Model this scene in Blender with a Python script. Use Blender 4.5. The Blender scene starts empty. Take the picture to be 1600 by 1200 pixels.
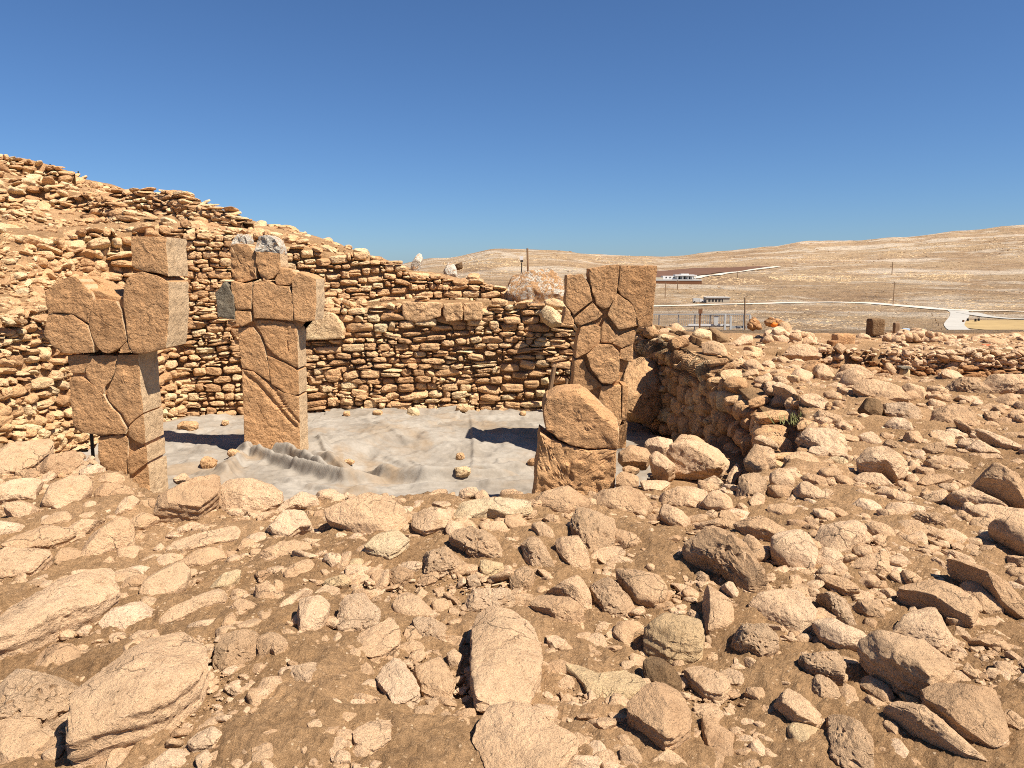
import bpy, bmesh, math, random
import numpy as np
from mathutils import Vector

# ------------------------------------------------------------------ camera, world, sun, exposure
SC = bpy.context.scene
COL = SC.collection
F = 1180.0                      # focal length in pixels of a 1600 px wide picture
PITCH = math.radians(8.4)
CZ = 1.6
cam = bpy.data.objects.new('camera', bpy.data.cameras.new('camera'))
COL.objects.link(cam)
cam.location = (0, 0, CZ)
cam.rotation_euler = (math.pi / 2 - PITCH, 0, 0)
cam.data.sensor_width = 36.0
cam.data.lens = 36.0 * F / 1600.0
cam.data.clip_start = 0.05
cam.data.clip_end = 20000.0
SC.camera = cam

SUN_EL = math.radians(55.0)
SUN_BACK = math.radians(32.0)   # how far the sun stands behind the camera plane, on the right
sdir = Vector((math.cos(SUN_EL) * math.cos(SUN_BACK), -math.cos(SUN_EL) * math.sin(SUN_BACK), math.sin(SUN_EL)))
world = bpy.data.worlds.new('World')
SC.world = world
world.use_nodes = True
wn = world.node_tree
bg = wn.nodes['Background']
sky = wn.nodes.new('ShaderNodeTexSky')
sky.sky_type = 'NISHITA'
sky.sun_disc = False
sky.sun_elevation = SUN_EL
sky.sun_rotation = math.atan2(sdir.x, sdir.y)
sky.altitude = 1500.0
sky.air_density = 1.0
sky.dust_density = 1.5
sky.ozone_density = 10.0
bg.inputs['Strength'].default_value = 0.05
tint = wn.nodes.new('ShaderNodeMix')
tint.data_type = 'RGBA'
tint.blend_type = 'MULTIPLY'
tint.inputs[0].default_value = 1.0
tint.inputs[7].default_value = (0.90, 0.985, 1.04, 1.0)
wn.links.new(sky.outputs[0], tint.inputs[6])
wn.links.new(tint.outputs[2], bg.inputs['Color'])
sun = bpy.data.objects.new('sun', bpy.data.lights.new('sun', 'SUN'))
COL.objects.link(sun)
sun.data.energy = 4.6
sun.data.angle = math.radians(0.53)
sun.data.color = (1.0, 0.93, 0.83)
sun.rotation_euler = sdir.to_track_quat('Z', 'Y').to_euler()
sun.location = sdir * 50
SC.view_settings.view_transform = 'Standard'
SC.view_settings.look = 'None'
SC.view_settings.gamma = 1.0
SC.view_settings.use_curve_mapping = False
SC.cycles.filter_width = 1.0
SC.cycles.use_denoising = False
SC.view_settings.exposure = 1.1

# ------------------------------------------------------------------ numeric helpers
RNG = np.random.RandomState(7)
_perm = np.random.RandomState(3).permutation(256)
_perm = np.concatenate([_perm, _perm, _perm])
_g = np.random.RandomState(4).normal(size=(256, 3))
_g /= np.linalg.norm(_g, axis=1)[:, None]


def perlin(P):
    P = np.asarray(P, float)
    I = np.floor(P).astype(int)
    f = P - I
    u = f * f * f * (f * (f * 6 - 15) + 10)
    X, Y, Z = (I[:, 0] & 255), (I[:, 1] & 255), (I[:, 2] & 255)
    out = 0
    for dx in (0, 1):
        wx = u[:, 0] if dx else 1 - u[:, 0]
        for dy in (0, 1):
            wy = u[:, 1] if dy else 1 - u[:, 1]
            for dz in (0, 1):
                wz = u[:, 2] if dz else 1 - u[:, 2]
                h = _perm[_perm[_perm[(X + dx) & 255] + ((Y + dy) & 255)] + ((Z + dz) & 255)]
                g = _g[h]
                d = g[:, 0] * (f[:, 0] - dx) + g[:, 1] * (f[:, 1] - dy) + g[:, 2] * (f[:, 2] - dz)
                out = out + wx * wy * wz * d
    return out * 1.5


def fbm(P, octv=4, gain=0.5, lac=2.03):
    P = np.asarray(P, float)
    a, s = 1.0, 0
    for i in range(octv):
        s = s + a * perlin(P + 17.3 * i)
        P = P * lac
        a *= gain
    return s


def ridged(P, octv=3):
    P = np.asarray(P, float)
    a, s = 1.0, 0
    for i in range(octv):
        s = s + a * (1 - 2 * np.abs(perlin(P + 9.1 * i)))
        P = P * 2.1
        a *= 0.5
    return s


def ss(x):
    x = np.clip(x, 0, 1)
    return x * x * (3 - 2 * x)


SP, CP = math.sin(PITCH), math.cos(PITCH)


def ray(px, py):                 # direction, scaled so that its Y (forward) component is 1
    a, b = (px - 800.0) / F, (600.0 - py) / F
    y = CP + b * SP
    z = -SP + b * CP
    return np.array([a / y, 1.0, z / y])


def P(px, py, Y):                # the point that stands Y metres in front and shows at this pixel
    d = ray(px, py)
    return np.array([d[0] * Y, Y, CZ + d[2] * Y])


def G(px, py, z):                # where a horizontal plane shows at this pixel
    d = ray(px, py)
    Y = (z - CZ) / d[2]
    return np.array([d[0] * Y, Y, z])


def pix(p):                      # world point to pixel
    p = np.asarray(p, float)
    x, y, z = p[..., 0], p[..., 1], p[..., 2] - CZ
    dep = y * CP - z * SP
    up = y * SP + z * CP
    return 800 + F * x / dep, 600 - F * up / dep, dep


def inside(X, Y, poly):
    res = np.zeros(X.shape, bool)
    n = len(poly)
    for i in range(n):
        x1, y1 = poly[i]
        x2, y2 = poly[(i + 1) % n]
        c = ((y1 > Y) != (y2 > Y))
        if y1 != y2:
            res ^= c & (X < (x2 - x1) * (Y - y1) / (y2 - y1) + x1)
    return res


# ------------------------------------------------------------------ mesh and object helpers
def mesh_np(name, V, T, smooth=True, mats=(), sharp=None):
    V = np.ascontiguousarray(V, np.float32)
    T = np.ascontiguousarray(T, np.int32)
    k = T.shape[1]
    me = bpy.data.meshes.new(name)
    me.vertices.add(len(V))
    me.vertices.foreach_set('co', V.ravel())
    me.loops.add(T.size)
    me.loops.foreach_set('vertex_index', T.ravel())
    me.polygons.add(len(T))
    me.polygons.foreach_set('loop_start', np.arange(0, T.size, k, dtype=np.int32))
    me.polygons.foreach_set('loop_total', np.full(len(T), k, np.int32))
    me.polygons.foreach_set('use_smooth', np.full(len(T), smooth, bool))
    for m in mats:
        me.materials.append(m)
    me.update(calc_edges=True)
    if sharp:
        me.set_sharp_from_angle(angle=math.radians(sharp))
    return me


def link(name, me, parent=None, loc=None):
    o = bpy.data.objects.new(name, me)
    COL.objects.link(o)
    if loc is not None:
        o.location = loc
    if parent is not None:
        o.parent = parent
        if loc is None and parent.type == 'EMPTY':
            o.location = -np.array(parent.location)   # mesh is given in world coordinates
    return o


def tag(o, label=None, cat=None, group=None, kind=None):
    if label:
        o['label'] = label
    if cat:
        o['category'] = cat
    if group:
        o['group'] = group
    if kind:
        o['kind'] = kind
    return o


def empty(name, loc, label, cat, group=None):
    o = bpy.data.objects.new(name, None)
    COL.objects.link(o)
    o.location = loc
    o.empty_display_size = 0.2
    return tag(o, label, cat, group)


_ico = {}


def ico(level):
    if level not in _ico:
        bm = bmesh.new()
        bmesh.ops.create_icosphere(bm, subdivisions=level, radius=1.0)
        bm.verts.ensure_lookup_table()
        V = np.array([v.co[:] for v in bm.verts])
        T = np.array([[v.index for v in f.verts] for f in bm.faces])
        bm.free()
        _ico[level] = (V / np.linalg.norm(V, axis=1)[:, None], T)
    return _ico[level]


class MB:                        # gathers boxes, tubes and loose shapes into one mesh
    def __init__(s):
        s.v, s.f, s.n = [], [], 0

    def add(s, V, Fs):
        s.v += [tuple(map(float, v)) for v in V]
        s.f += [tuple(i + s.n for i in f) for f in Fs]
        s.n += len(V)
        return s

    def box(s, x0, x1, y0, y1, z0, z1):
        V = [(x0, y0, z0), (x1, y0, z0), (x1, y1, z0), (x0, y1, z0), (x0, y0, z1), (x1, y0, z1), (x1, y1, z1), (x0, y1, z1)]
        return s.add(V, [(3, 2, 1, 0), (4, 5, 6, 7), (0, 1, 5, 4), (1, 2, 6, 5), (2, 3, 7, 6), (3, 0, 4, 7)])

    def tube(s, pts, r0, r1=None, n=7):
        r1 = r0 if r1 is None else r1
        pts = [np.array(p, float) for p in pts]
        V, Fs = [], []
        m = len(pts)
        for i, p in enumerate(pts):
            t = pts[min(i + 1, m - 1)] - pts[max(i - 1, 0)]
            t = t / (np.linalg.norm(t) + 1e-9)
            a = np.cross(t, (0.3, 0.9, 0.2) if abs(t[1]) < 0.8 else (1, 0, 0.1))
            a /= np.linalg.norm(a)
            b = np.cross(t, a)
            r = r0 + (r1 - r0) * i / max(1, m - 1)
            for k in range(n):
                w = 2 * math.pi * k / n
                V.append(p + r * (a * math.cos(w) + b * math.sin(w)))
        for i in range(m - 1):
            for k in range(n):
                Fs.append((i * n + k, i * n + (k + 1) % n, (i + 1) * n + (k + 1) % n, (i + 1) * n + k))
        Fs.append(tuple(range(n - 1, -1, -1)))
        Fs.append(tuple(range((m - 1) * n, m * n)))
        return s.add(V, Fs)

    def build(s, name, mat, parent=None, smooth=False):
        me = bpy.data.meshes.new(name)
        me.from_pydata(s.v, [], s.f)
        me.materials.append(mat)
        if smooth:
            for p in me.polygons:
                p.use_smooth = True
        me.update()
        return link(name, me, parent)


# ------------------------------------------------------------------ materials
class NT:
    def __init__(s, name):
        s.m = bpy.data.materials.new(name)
        s.m.use_nodes = True
        s.t = s.m.node_tree
        s.b = s.t.nodes['Principled BSDF']
        s.b.inputs['Specular IOR Level'].default_value = 0.15
        s.b.inputs['Roughness'].default_value = 0.95
        s.pos = s.t.nodes.new('ShaderNodeNewGeometry')

    def n(s, typ, **kw):
        x = s.t.nodes.new(typ)
        for k, v in kw.items():
            setattr(x, k, v)
        return x

    def l(s, a, b):
        s.t.links.new(a, b)

    def val(s, x, sock):
        if isinstance(x, (int, float)):
            sock.default_value = x
        elif isinstance(x, tuple):
            sock.default_value = (*x, 1.0) if len(x) == 3 and sock.type == 'RGBA' else x
        else:
            s.l(x, sock)

    def noise(s, scale, detail=5, rough=0.55, vec=None, dist=0.0):
        x = s.n('ShaderNodeTexNoise')
        x.inputs['Scale'].default_value = scale
        x.inputs['Detail'].default_value = detail
        x.inputs['Roughness'].default_value = rough
        x.inputs['Distortion'].default_value = dist
        s.l(vec if vec is not None else s.pos.outputs['Position'], x.inputs['Vector'])
        return x.outputs['Fac']

    def voro(s, scale, vec=None, feature='F1', out='Distance', rnd=1.0):
        x = s.n('ShaderNodeTexVoronoi', feature=feature)
        x.inputs['Scale'].default_value = scale
        x.inputs['Randomness'].default_value = rnd
        s.l(vec if vec is not None else s.pos.outputs['Position'], x.inputs['Vector'])
        return x.outputs[out]

    def stretch(s, v):
        x = s.n('ShaderNodeMapping')
        x.inputs['Scale'].default_value = v
        s.l(s.pos.outputs['Position'], x.inputs['Vector'])
        return x.outputs[0]

    def math(s, op, a, b=0.0, clamp=False):
        x = s.n('ShaderNodeMath', operation=op)
        x.use_clamp = clamp
        s.val(a, x.inputs[0])
        s.val(b, x.inputs[1])
        return x.outputs[0]

    def rng(s, v, a, b, c=0.0, d=1.0):
        x = s.n('ShaderNodeMapRange')
        s.l(v, x.inputs[0])
        for i, k in enumerate((a, b, c, d)):
            x.inputs[i + 1].default_value = k
        return x.outputs[0]

    def ramp(s, v, stops):
        x = s.n('ShaderNodeValToRGB')
        e = x.color_ramp.elements
        while len(e) < len(stops):
            e.new(0.5)
        for i, (p, c) in enumerate(stops):
            e[i].position = p
            e[i].color = (*c, 1)
        s.l(v, x.inputs[0])
        return x.outputs[0]

    def mix(s, fac, a, b, mode='MIX'):
        x = s.n('ShaderNodeMix', data_type='RGBA', blend_type=mode)
        s.val(fac, x.inputs[0])
        s.val(a, x.inputs[6])
        s.val(b, x.inputs[7])
        return x.outputs[2]

    def bump(s, h, strength, dist, prev=None):
        x = s.n('ShaderNodeBump')
        x.inputs['Strength'].default_value = strength
        x.inputs['Distance'].default_value = dist
        s.l(h, x.inputs['Height'])
        if prev is not None:
            s.l(prev, x.inputs['Normal'])
        return x.outputs[0]

    def done(s, col, nrm=None):
        s.val(col, s.b.inputs['Base Color'])
        if nrm is not None:
            s.l(nrm, s.b.inputs['Normal'])
        return s.m


def rand_of(t):
    oi = t.n('ShaderNodeObjectInfo')
    return t.math('FRACT', t.math('ADD', oi.outputs['Random'], t.pos.outputs['Random Per Island']))


def stone_mat(name, stops, dust=(0.36, 0.25, 0.145), dust_amt=0.4, scale=1.0, bump=1.0, lichen=0.0, varies=0.5, cracks=1.0):
    t = NT(name)
    r = rand_of(t)
    a = t.noise(1.7 * scale, 4, 0.6)
    v = t.math('ADD', t.math('MULTIPLY', a, 1.0 - varies * 0.5), t.math('MULTIPLY', t.math('SUBTRACT', r, 0.5), varies))
    v = t.math('ADD', v, varies * 0.25, True)
    c = t.ramp(v, stops)
    m1 = t.noise(9 * scale, 8, 0.7)
    c = t.mix(1.0, c, t.ramp(m1, [(0.28, (0.66, 0.61, 0.55)), (0.46, (0.97, 0.97, 0.97)), (0.74, (1.16, 1.155, 1.13))]), 'MULTIPLY')
    fg = t.noise(62 * scale, 4, 0.7)
    c = t.mix(1.0, c, t.ramp(fg, [(0.28, (0.84, 0.82, 0.79)), (0.47, (0.99, 0.99, 0.99)), (0.70, (1.08, 1.078, 1.07))]), 'MULTIPLY')
    wv = t.n('ShaderNodeVectorMath', operation='ADD')
    nz = t.n('ShaderNodeTexNoise')
    nz.inputs['Scale'].default_value = 4 * scale
    nz.inputs['Detail'].default_value = 4
    t.l(t.pos.outputs['Position'], nz.inputs['Vector'])
    sc = t.n('ShaderNodeVectorMath', operation='SCALE')
    sc.inputs['Scale'].default_value = 0.35 / scale
    t.l(nz.outputs['Color'], sc.inputs[0])
    t.l(t.pos.outputs['Position'], wv.inputs[0])
    t.l(sc.outputs[0], wv.inputs[1])
    ck = t.rng(t.voro(3.2 * scale, vec=wv.outputs[0], feature='DISTANCE_TO_EDGE'), 0.0, 0.022, 1.0, 0.0)
    ck = t.math('MULTIPLY', ck, t.rng(t.noise(2.2 * scale, 3), 0.5, 0.6))
    c = t.mix(t.math('MULTIPLY', ck, 0.6 * cracks), c, (0.12, 0.07, 0.038))
    d = t.rng(t.noise(2.6 * scale, 7, 0.65, dist=0.4), 0.47, 0.66)
    c = t.mix(t.math('MULTIPLY', d, dust_amt), c, dust)
    sp = t.rng(t.voro(55 * scale), 0.10, 0.0)
    keep = t.rng(t.noise(7 * scale, 3), 0.5, 0.62)
    c = t.mix(t.math('MULTIPLY', t.math('MULTIPLY', sp, keep), 0.55), c, (0.130, 0.082, 0.043))
    if lichen:
        li = t.rng(t.noise(11 * scale, 8, 0.75, dist=0.8), 0.62 - 0.22 * lichen, 0.70 - 0.22 * lichen)
        c = t.mix(t.math('MULTIPLY', li, 0.85), c, (0.72, 0.665, 0.55))
        dk = t.rng(t.noise(23 * scale, 6, 0.8), 0.60, 0.68)
        c = t.mix(t.math('MULTIPLY', dk, 0.55), c, (0.14, 0.10, 0.085))
    h1 = t.noise(13 * scale, 11, 0.68)
    h2 = t.math('SUBTRACT', 1.0, t.rng(t.voro(30 * scale), 0.0, 0.22), False)
    pits = t.math('MULTIPLY', h2, t.rng(t.noise(4 * scale, 3), 0.48, 0.62))
    h3 = t.noise(75 * scale, 5, 0.6)
    n = t.bump(h1, 0.9 * bump, 0.11 / scale)
    n = t.bump(t.math('MULTIPLY', pits, -1.0), 0.8 * bump, 0.03 / scale, n)
    n = t.bump(h3, 0.45 * bump, 0.010 / scale, n)
    n = t.bump(t.math('MULTIPLY', ck, -cracks), 0.9, 0.02 / scale, n)
    n = t.bump(fg, 0.45 * bump, 0.014 / scale, n)
    return t.done(c, n)


OCHRE = [(0.08, (0.432, 0.237, 0.113)), (0.35, (0.664, 0.393, 0.194)), (0.6, (0.780, 0.487, 0.255)), (0.9, (0.784, 0.612, 0.360))]
PALE = [(0.08, (0.436, 0.261, 0.140)), (0.35, (0.581, 0.368, 0.204)), (0.62, (0.660, 0.438, 0.259)), (0.92, (0.766, 0.546, 0.356))]
REDDISH = [(0.1, (0.253, 0.112, 0.047)), (0.4, (0.391, 0.193, 0.081)), (0.7, (0.494, 0.272, 0.123)), (0.95, (0.575, 0.352, 0.179))]
PILLAR = [(0.1, (0.418, 0.218, 0.094)), (0.4, (0.535, 0.293, 0.134)), (0.65, (0.606, 0.340, 0.160)), (0.95, (0.682, 0.422, 0.208))]
M = {}
M['wall'] = stone_mat('wall_limestone', OCHRE, dust_amt=0.25, scale=0.6, varies=0.65, cracks=0.5)
M['red'] = stone_mat('reddish_limestone', REDDISH, dust_amt=0.3, scale=0.8)
M['rock'] = stone_mat('dusty_limestone', PALE, dust_amt=0.3, scale=1.5)
M['pitted'] = stone_mat('pitted_limestone', PALE, dust_amt=0.4, scale=1.9, bump=1.5)
M['cream'] = stone_mat('cream_limestone', [(0.1, (0.50, 0.335, 0.175)), (0.5, (0.60, 0.425, 0.235)), (0.9, (0.65, 0.495, 0.31))], dust_amt=0.25, scale=1.5)
M['brown'] = stone_mat('brown_stone', [(0.1, (0.130, 0.073, 0.036)), (0.5, (0.240, 0.141, 0.069)), (0.9, (0.360, 0.228, 0.116))], dust_amt=0.3, scale=1.6, bump=1.4)
M['pillar'] = stone_mat('worked_limestone', PILLAR, dust_amt=0.2, scale=0.7, bump=0.9, varies=0.3, cracks=0.35)
M['side'] = stone_mat('sunlit_pale_limestone', [(0.1, (0.43, 0.284, 0.158)), (0.5, (0.49, 0.338, 0.196)), (0.9, (0.53, 0.382, 0.236))], dust_amt=0.1, scale=0.8, bump=0.6, varies=0.2, cracks=0.2)  # pale smooth side stone, with the sun's brightness partly put into the colour
M['grey'] = stone_mat('grey_stone', [(0.1, (0.160, 0.131, 0.090)), (0.5, (0.240, 0.199, 0.142)), (0.9, (0.320, 0.272, 0.198))], dust_amt=0.15, scale=1.2, lichen=0.1)
M['lichen_part'] = stone_mat('part_lichened_stone', PILLAR, dust_amt=0.2, scale=0.8, lichen=0.6, bump=1.4)
M['lichen'] = stone_mat('lichened_stone', PILLAR, dust_amt=0.2, scale=1.1, lichen=1.0, bump=1.5)


def soil_mat():
    t = NT('dry_soil')
    a = t.noise(0.55, 6, 0.6)
    c = t.ramp(a, [(0.3, (0.300, 0.171, 0.080)), (0.5, (0.383, 0.228, 0.111)), (0.7, (0.534, 0.324, 0.169))])
    b = t.noise(5.0, 9, 0.72)
    c = t.mix(1.0, c, t.ramp(b, [(0.28, (0.70, 0.67, 0.63)), (0.5, (0.97, 0.97, 0.97)), (0.74, (1.2, 1.2, 1.2))]), 'MULTIPLY')
    cl = t.noise(34, 6, 0.75)
    c = t.mix(1.0, c, t.ramp(cl, [(0.30, (0.60, 0.56, 0.51)), (0.48, (0.97, 0.97, 0.97)), (0.70, (1.28, 1.27, 1.24))]), 'MULTIPLY')
    pd = t.voro(48)
    pc = t.voro(48, out='Color')
    sep = t.n('ShaderNodeSeparateColor')
    t.l(pc, sep.inputs[0])
    grav = t.math('MULTIPLY', t.rng(pd, 0.30, 0.22), t.rng(sep.outputs[0], 0.62, 0.7))
    c = t.mix(grav, c, t.ramp(sep.outputs[1], [(0.0, (0.332, 0.190, 0.091)), (0.6, (0.624, 0.403, 0.216)), (1.0, (0.778, 0.553, 0.342))]))
    pd2 = t.voro(150)
    g2 = t.math('MULTIPLY', t.rng(pd2, 0.34, 0.2), t.rng(t.noise(40, 2), 0.5, 0.6))
    c = t.mix(t.math('MULTIPLY', g2, 0.6), c, (0.639, 0.416, 0.228))
    n = t.bump(t.noise(7, 12, 0.72), 0.8, 0.06)
    n = t.bump(grav, 0.8, 0.012, n)
    n = t.bump(cl, 0.9, 0.05, n)
    n = t.bump(t.noise(120, 6, 0.75), 0.55, 0.008, n)
    return t.done(c, n)


M['soil'] = soil_mat()


def cloth_mat():
    t = NT('grey_ground_cloth')
    a = t.noise(1.2, 5, 0.6)
    c = t.ramp(a, [(0.3, (0.21, 0.176, 0.136)), (0.5, (0.265, 0.230, 0.186)), (0.72, (0.325, 0.290, 0.240))])
    st = t.rng(t.noise(0.75, 6, 0.62, dist=0.6), 0.49, 0.64)
    c = t.mix(t.math('MULTIPLY', st, 0.75), c, (0.25, 0.175, 0.105))
    f = t.noise(14, 8, 0.7)
    c = t.mix(1.0, c, t.ramp(f, [(0.3, (0.84, 0.83, 0.81)), (0.6, (1.04, 1.04, 1.04))]), 'MULTIPLY')
    w = t.n('ShaderNodeTexNoise', noise_type='RIDGED_MULTIFRACTAL')
    w.inputs['Scale'].default_value = 1.6
    w.inputs['Detail'].default_value = 5
    t.l(t.stretch((1.0, 1.6, 1.0)), w.inputs['Vector'])
    n = t.bump(w.outputs['Fac'], 0.6, 0.08)
    w2 = t.n('ShaderNodeTexNoise', noise_type='RIDGED_MULTIFRACTAL')
    w2.inputs['Scale'].default_value = 5.0
    w2.inputs['Detail'].default_value = 5
    t.l(t.stretch((1.0, 1.8, 1.0)), w2.inputs['Vector'])
    n = t.bump(w2.outputs['Fac'], 0.5, 0.025, n)
    n = t.bump(t.noise(45, 5, 0.6), 0.3, 0.01, n)
    return t.done(c, n)


M['cloth'] = cloth_mat()


def hill_mat():
    t = NT('dry_hillside')
    s1 = t.stretch((0.010, 0.013, 0.02))
    a = t.noise(1.0, 8, 0.62, vec=s1)
    c = t.ramp(a, [(0.28, (0.234, 0.146, 0.080)), (0.45, (0.313, 0.204, 0.112)), (0.6, (0.364, 0.250, 0.140)), (0.78, (0.407, 0.291, 0.177))])
    s2 = t.stretch((0.007, 0.009, 0.02))
    w = t.rng(t.noise(1.3, 12, 0.74, vec=s2, dist=0.5), 0.50, 0.56)
    c = t.mix(t.math('MULTIPLY', w, 0.85), c, (0.486, 0.395, 0.289))
    s3 = t.stretch((0.05, 0.07, 0.1))
    k = t.rng(t.noise(1.0, 9, 0.7, vec=s3), 0.52, 0.58)
    c = t.mix(t.math('MULTIPLY', k, 0.42), c, (0.110, 0.074, 0.045))
    s4 = t.stretch((0.145, 0.384, 0.300))
    k2 = t.rng(t.noise(1.0, 6, 0.7, vec=s4), 0.55, 0.63)
    c = t.mix(t.math('MULTIPLY', k2, 0.5), c, (0.476, 0.382, 0.273))
    s5 = t.stretch((0.9, 0.9, 0.9))
    k3 = t.noise(1.0, 6, 0.7, vec=s5)
    c = t.mix(1.0, c, t.ramp(k3, [(0.3, (0.80, 0.78, 0.76)), (0.5, (1.0, 1.0, 1.0)), (0.72, (1.12, 1.12, 1.12))]), 'MULTIPLY')
    big = t.noise(0.0035, 4, 0.6)
    c = t.mix(1.0, c, t.ramp(big, [(0.35, (0.90, 0.87, 0.84)), (0.5, (1.0, 1.0, 1.0)), (0.65, (1.12, 1.12, 1.14))]), 'MULTIPLY')
    n = t.bump(t.noise(0.12, 10, 0.7), 1.0, 6.0)
    return t.done(c, n)


M['hill'] = hill_mat()


def plain(name, col, rough=0.9, var=0.15, scale=6.0, metal=0.0, spec=0.2):
    t = NT(name)
    t.b.inputs['Roughness'].default_value = rough
    t.b.inputs['Metallic'].default_value = metal
    t.b.inputs['Specular IOR Level'].default_value = spec
    f = t.noise(scale, 6, 0.65)
    c = t.mix(1.0, col, t.ramp(f, [(0.25, (1 - var,) * 3), (0.75, (1 + var,) * 3)]), 'MULTIPLY')
    return t.done(c, t.bump(f, 0.15, 0.01))


M['road'] = plain('pale_gravel_road', (0.36, 0.335, 0.29), var=0.12, scale=0.15)
M['track'] = plain('dusty_track', (0.52, 0.45, 0.36), var=0.12, scale=0.2)
M['plough'] = plain('ploughed_earth', (0.12, 0.06, 0.034), var=0.2, scale=0.08)
M['straw'] = plain('stubble', (0.32, 0.22, 0.095), var=0.25, scale=0.12)
M['white'] = plain('white_paint', (0.60, 0.58, 0.55), 0.6, 0.05)
M['plaster'] = plain('cream_plaster', (0.42, 0.36, 0.27), 0.9, 0.08)
M['dark'] = plain('dark_opening', (0.035, 0.032, 0.03), 0.4, 0.1)
M['roofing'] = plain('sheet_roof', (0.46, 0.45, 0.42), 0.6, 0.08)
M['steel'] = plain('weathered_steel', (0.33, 0.33, 0.32), 0.5, 0.15, metal=0.2)
M['iron'] = plain('black_iron', (0.03, 0.028, 0.026), 0.6, 0.2)
M['wood'] = plain('weathered_wood', (0.22, 0.135, 0.075), 0.9, 0.35, 14.0)
M['palewood'] = plain('pale_timber', (0.52, 0.37, 0.19), 0.9, 0.2, 14.0)
M['rust'] = plain('rusty_sign', (0.17, 0.075, 0.035), 0.8, 0.2)
M['orange'] = plain('orange_plastic', (0.80, 0.22, 0.03), 0.5, 0.1)
M['redcloth'] = plain('red_tarpaulin', (0.50, 0.11, 0.04), 0.7, 0.2)
M['net'] = plain('black_netting', (0.02, 0.02, 0.02), 0.7, 0.1)
M['bluegrey'] = plain('blue_grey_panel', (0.25, 0.31, 0.38), 0.5, 0.1)
M['twig'] = plain('dry_twig', (0.40, 0.28, 0.16), 0.9, 0.2, 30)
M['leaf'] = plain('dusty_leaves', (0.15, 0.145, 0.05), 0.8, 0.3, 20)

# ------------------------------------------------------------------ the lie of the land
PIT = [(-8.3, 8.2), (-5.2, 7.3), (-4.25, 6.55), (-3.2, 5.95), (-2.4, 5.4), (-1.3, 5.1), (-0.3, 5.15), (0.6, 5.3), (1.0, 5.4),
       (1.75, 5.55), (2.2, 5.95), (2.95, 7.4), (3.6, 9.4), (3.5, 12.0), (3.1, 15.8), (1.6, 16.6), (-1.3, 16.6), (-4.0, 16.35),
       (-6.6, 16.1), (-7.5, 14.6), (-7.65, 12.5), (-7.9, 11.0)]
BENCH = [(0.75, 5.2), (1.6, 5.5), (2.1, 6.0), (2.8, 7.5), (3.4, 9.5), (3.1, 11.0), (2.2, 10.0), (1.35, 8.3), (0.95, 7.0)]
RUIN = [(5.6, 12.6), (6.6, 11.8), (8.4, 11.4), (13.5, 11.2), (13.5, 15.1), (9.0, 15.2), (6.4, 15.5), (4.9, 15.9), (5.0, 13.6)]
FLOOR_Z = -1.42
BENCH_Z = -0.85

# columns of the mound on the left: (pixel column, [(depth, pixel row) ...])
MOUND = [
    (-500, [(9.6, 505), (11.75, 440), (12.25, 372), (14, 352), (17.5, 290), (21.5, 225), (26, 235), (45, 470)]),
    (0, [(11.15, 505), (13.25, 440), (13.75, 373), (15.5, 355), (19, 300), (23, 246), (27, 256), (45, 470)]),
    (100, [(12.3, 502), (14.549999999999999, 440), (15.15, 371), (17, 352), (21, 302), (25, 269), (29, 276), (45, 470)]),
    (200, [(14.3, 490), (15.85, 440), (16.25, 368), (18, 345), (22, 312), (26, 294), (30, 300), (45, 475)]),
    (300, [(15.85, 490), (16.55, 485), (16.900000000000002, 357), (18, 347), (22, 331), (26, 322), (30, 330), (45, 475)]),
    (400, [(16.0, 485), (16.700000000000003, 482), (17.0, 367), (18, 360), (22, 352), (25, 346), (30, 356), (45, 480)]),
    (480, [(16.1, 478), (16.950000000000003, 472), (17.3, 374), (18.5, 372), (21, 368), (24, 366), (30, 380), (45, 485)]),
    (570, [(16.25, 474), (17.25, 470), (17.55, 398), (18, 397), (20, 396), (23, 402), (30, 420), (45, 490)]),
    (640, [(16.3, 473), (17.450000000000003, 470), (17.75, 420), (19, 420), (21, 424), (24, 430), (30, 445), (45, 495)]),
    (700, [(16.35, 473), (17.55, 470), (17.85, 432), (19, 434), (21, 440), (24, 448), (30, 465), (45, 500)]),
    (790, [(16.35, 473), (17.55, 470), (17.85, 458), (19, 458), (21, 463), (24, 470), (30, 485), (45, 505)]),
    (880, [(16.3, 478), (17, 478), (17.5, 477), (19, 477), (21, 480), (24, 485), (30, 497), (45, 508)]),
    (980, [(16.0, 498), (17, 498), (17.5, 498), (19, 498), (21, 500), (24, 503), (30, 508), (45, 511)]),
]
_mc = np.array([c for c, _ in MOUND], float)
_mY = np.array([[k[0] for k in ks] + ([] if len(ks) == 8 else [60] * (8 - len(ks))) for _, ks in MOUND], float)


def row_tan(py):
    return np.tan(np.arctan((600.0 - np.asarray(py, float)) / F) - PITCH)


_mZ = np.array([[CZ + k[0] * row_tan(k[1]) for k in ks] for _, ks in MOUND], float)


def mound_z(px, Y):
    px = np.clip(px, -499, 979)
    i = np.clip(np.searchsorted(_mc, px) - 1, 0, len(_mc) - 2)
    w = ((px - _mc[i]) / (_mc[i + 1] - _mc[i]))[:, None]
    yk = _mY[i] * (1 - w) + _mY[i + 1] * w
    zk = _mZ[i] * (1 - w) + _mZ[i + 1] * w
    z = zk[:, 0].copy()
    for j in range(7):
        t = np.clip((Y - yk[:, j]) / (yk[:, j + 1] - yk[:, j]), 0, 1)
        z = z + (zk[:, j + 1] - zk[:, j]) * t
    return z, yk[:, 0]


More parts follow.
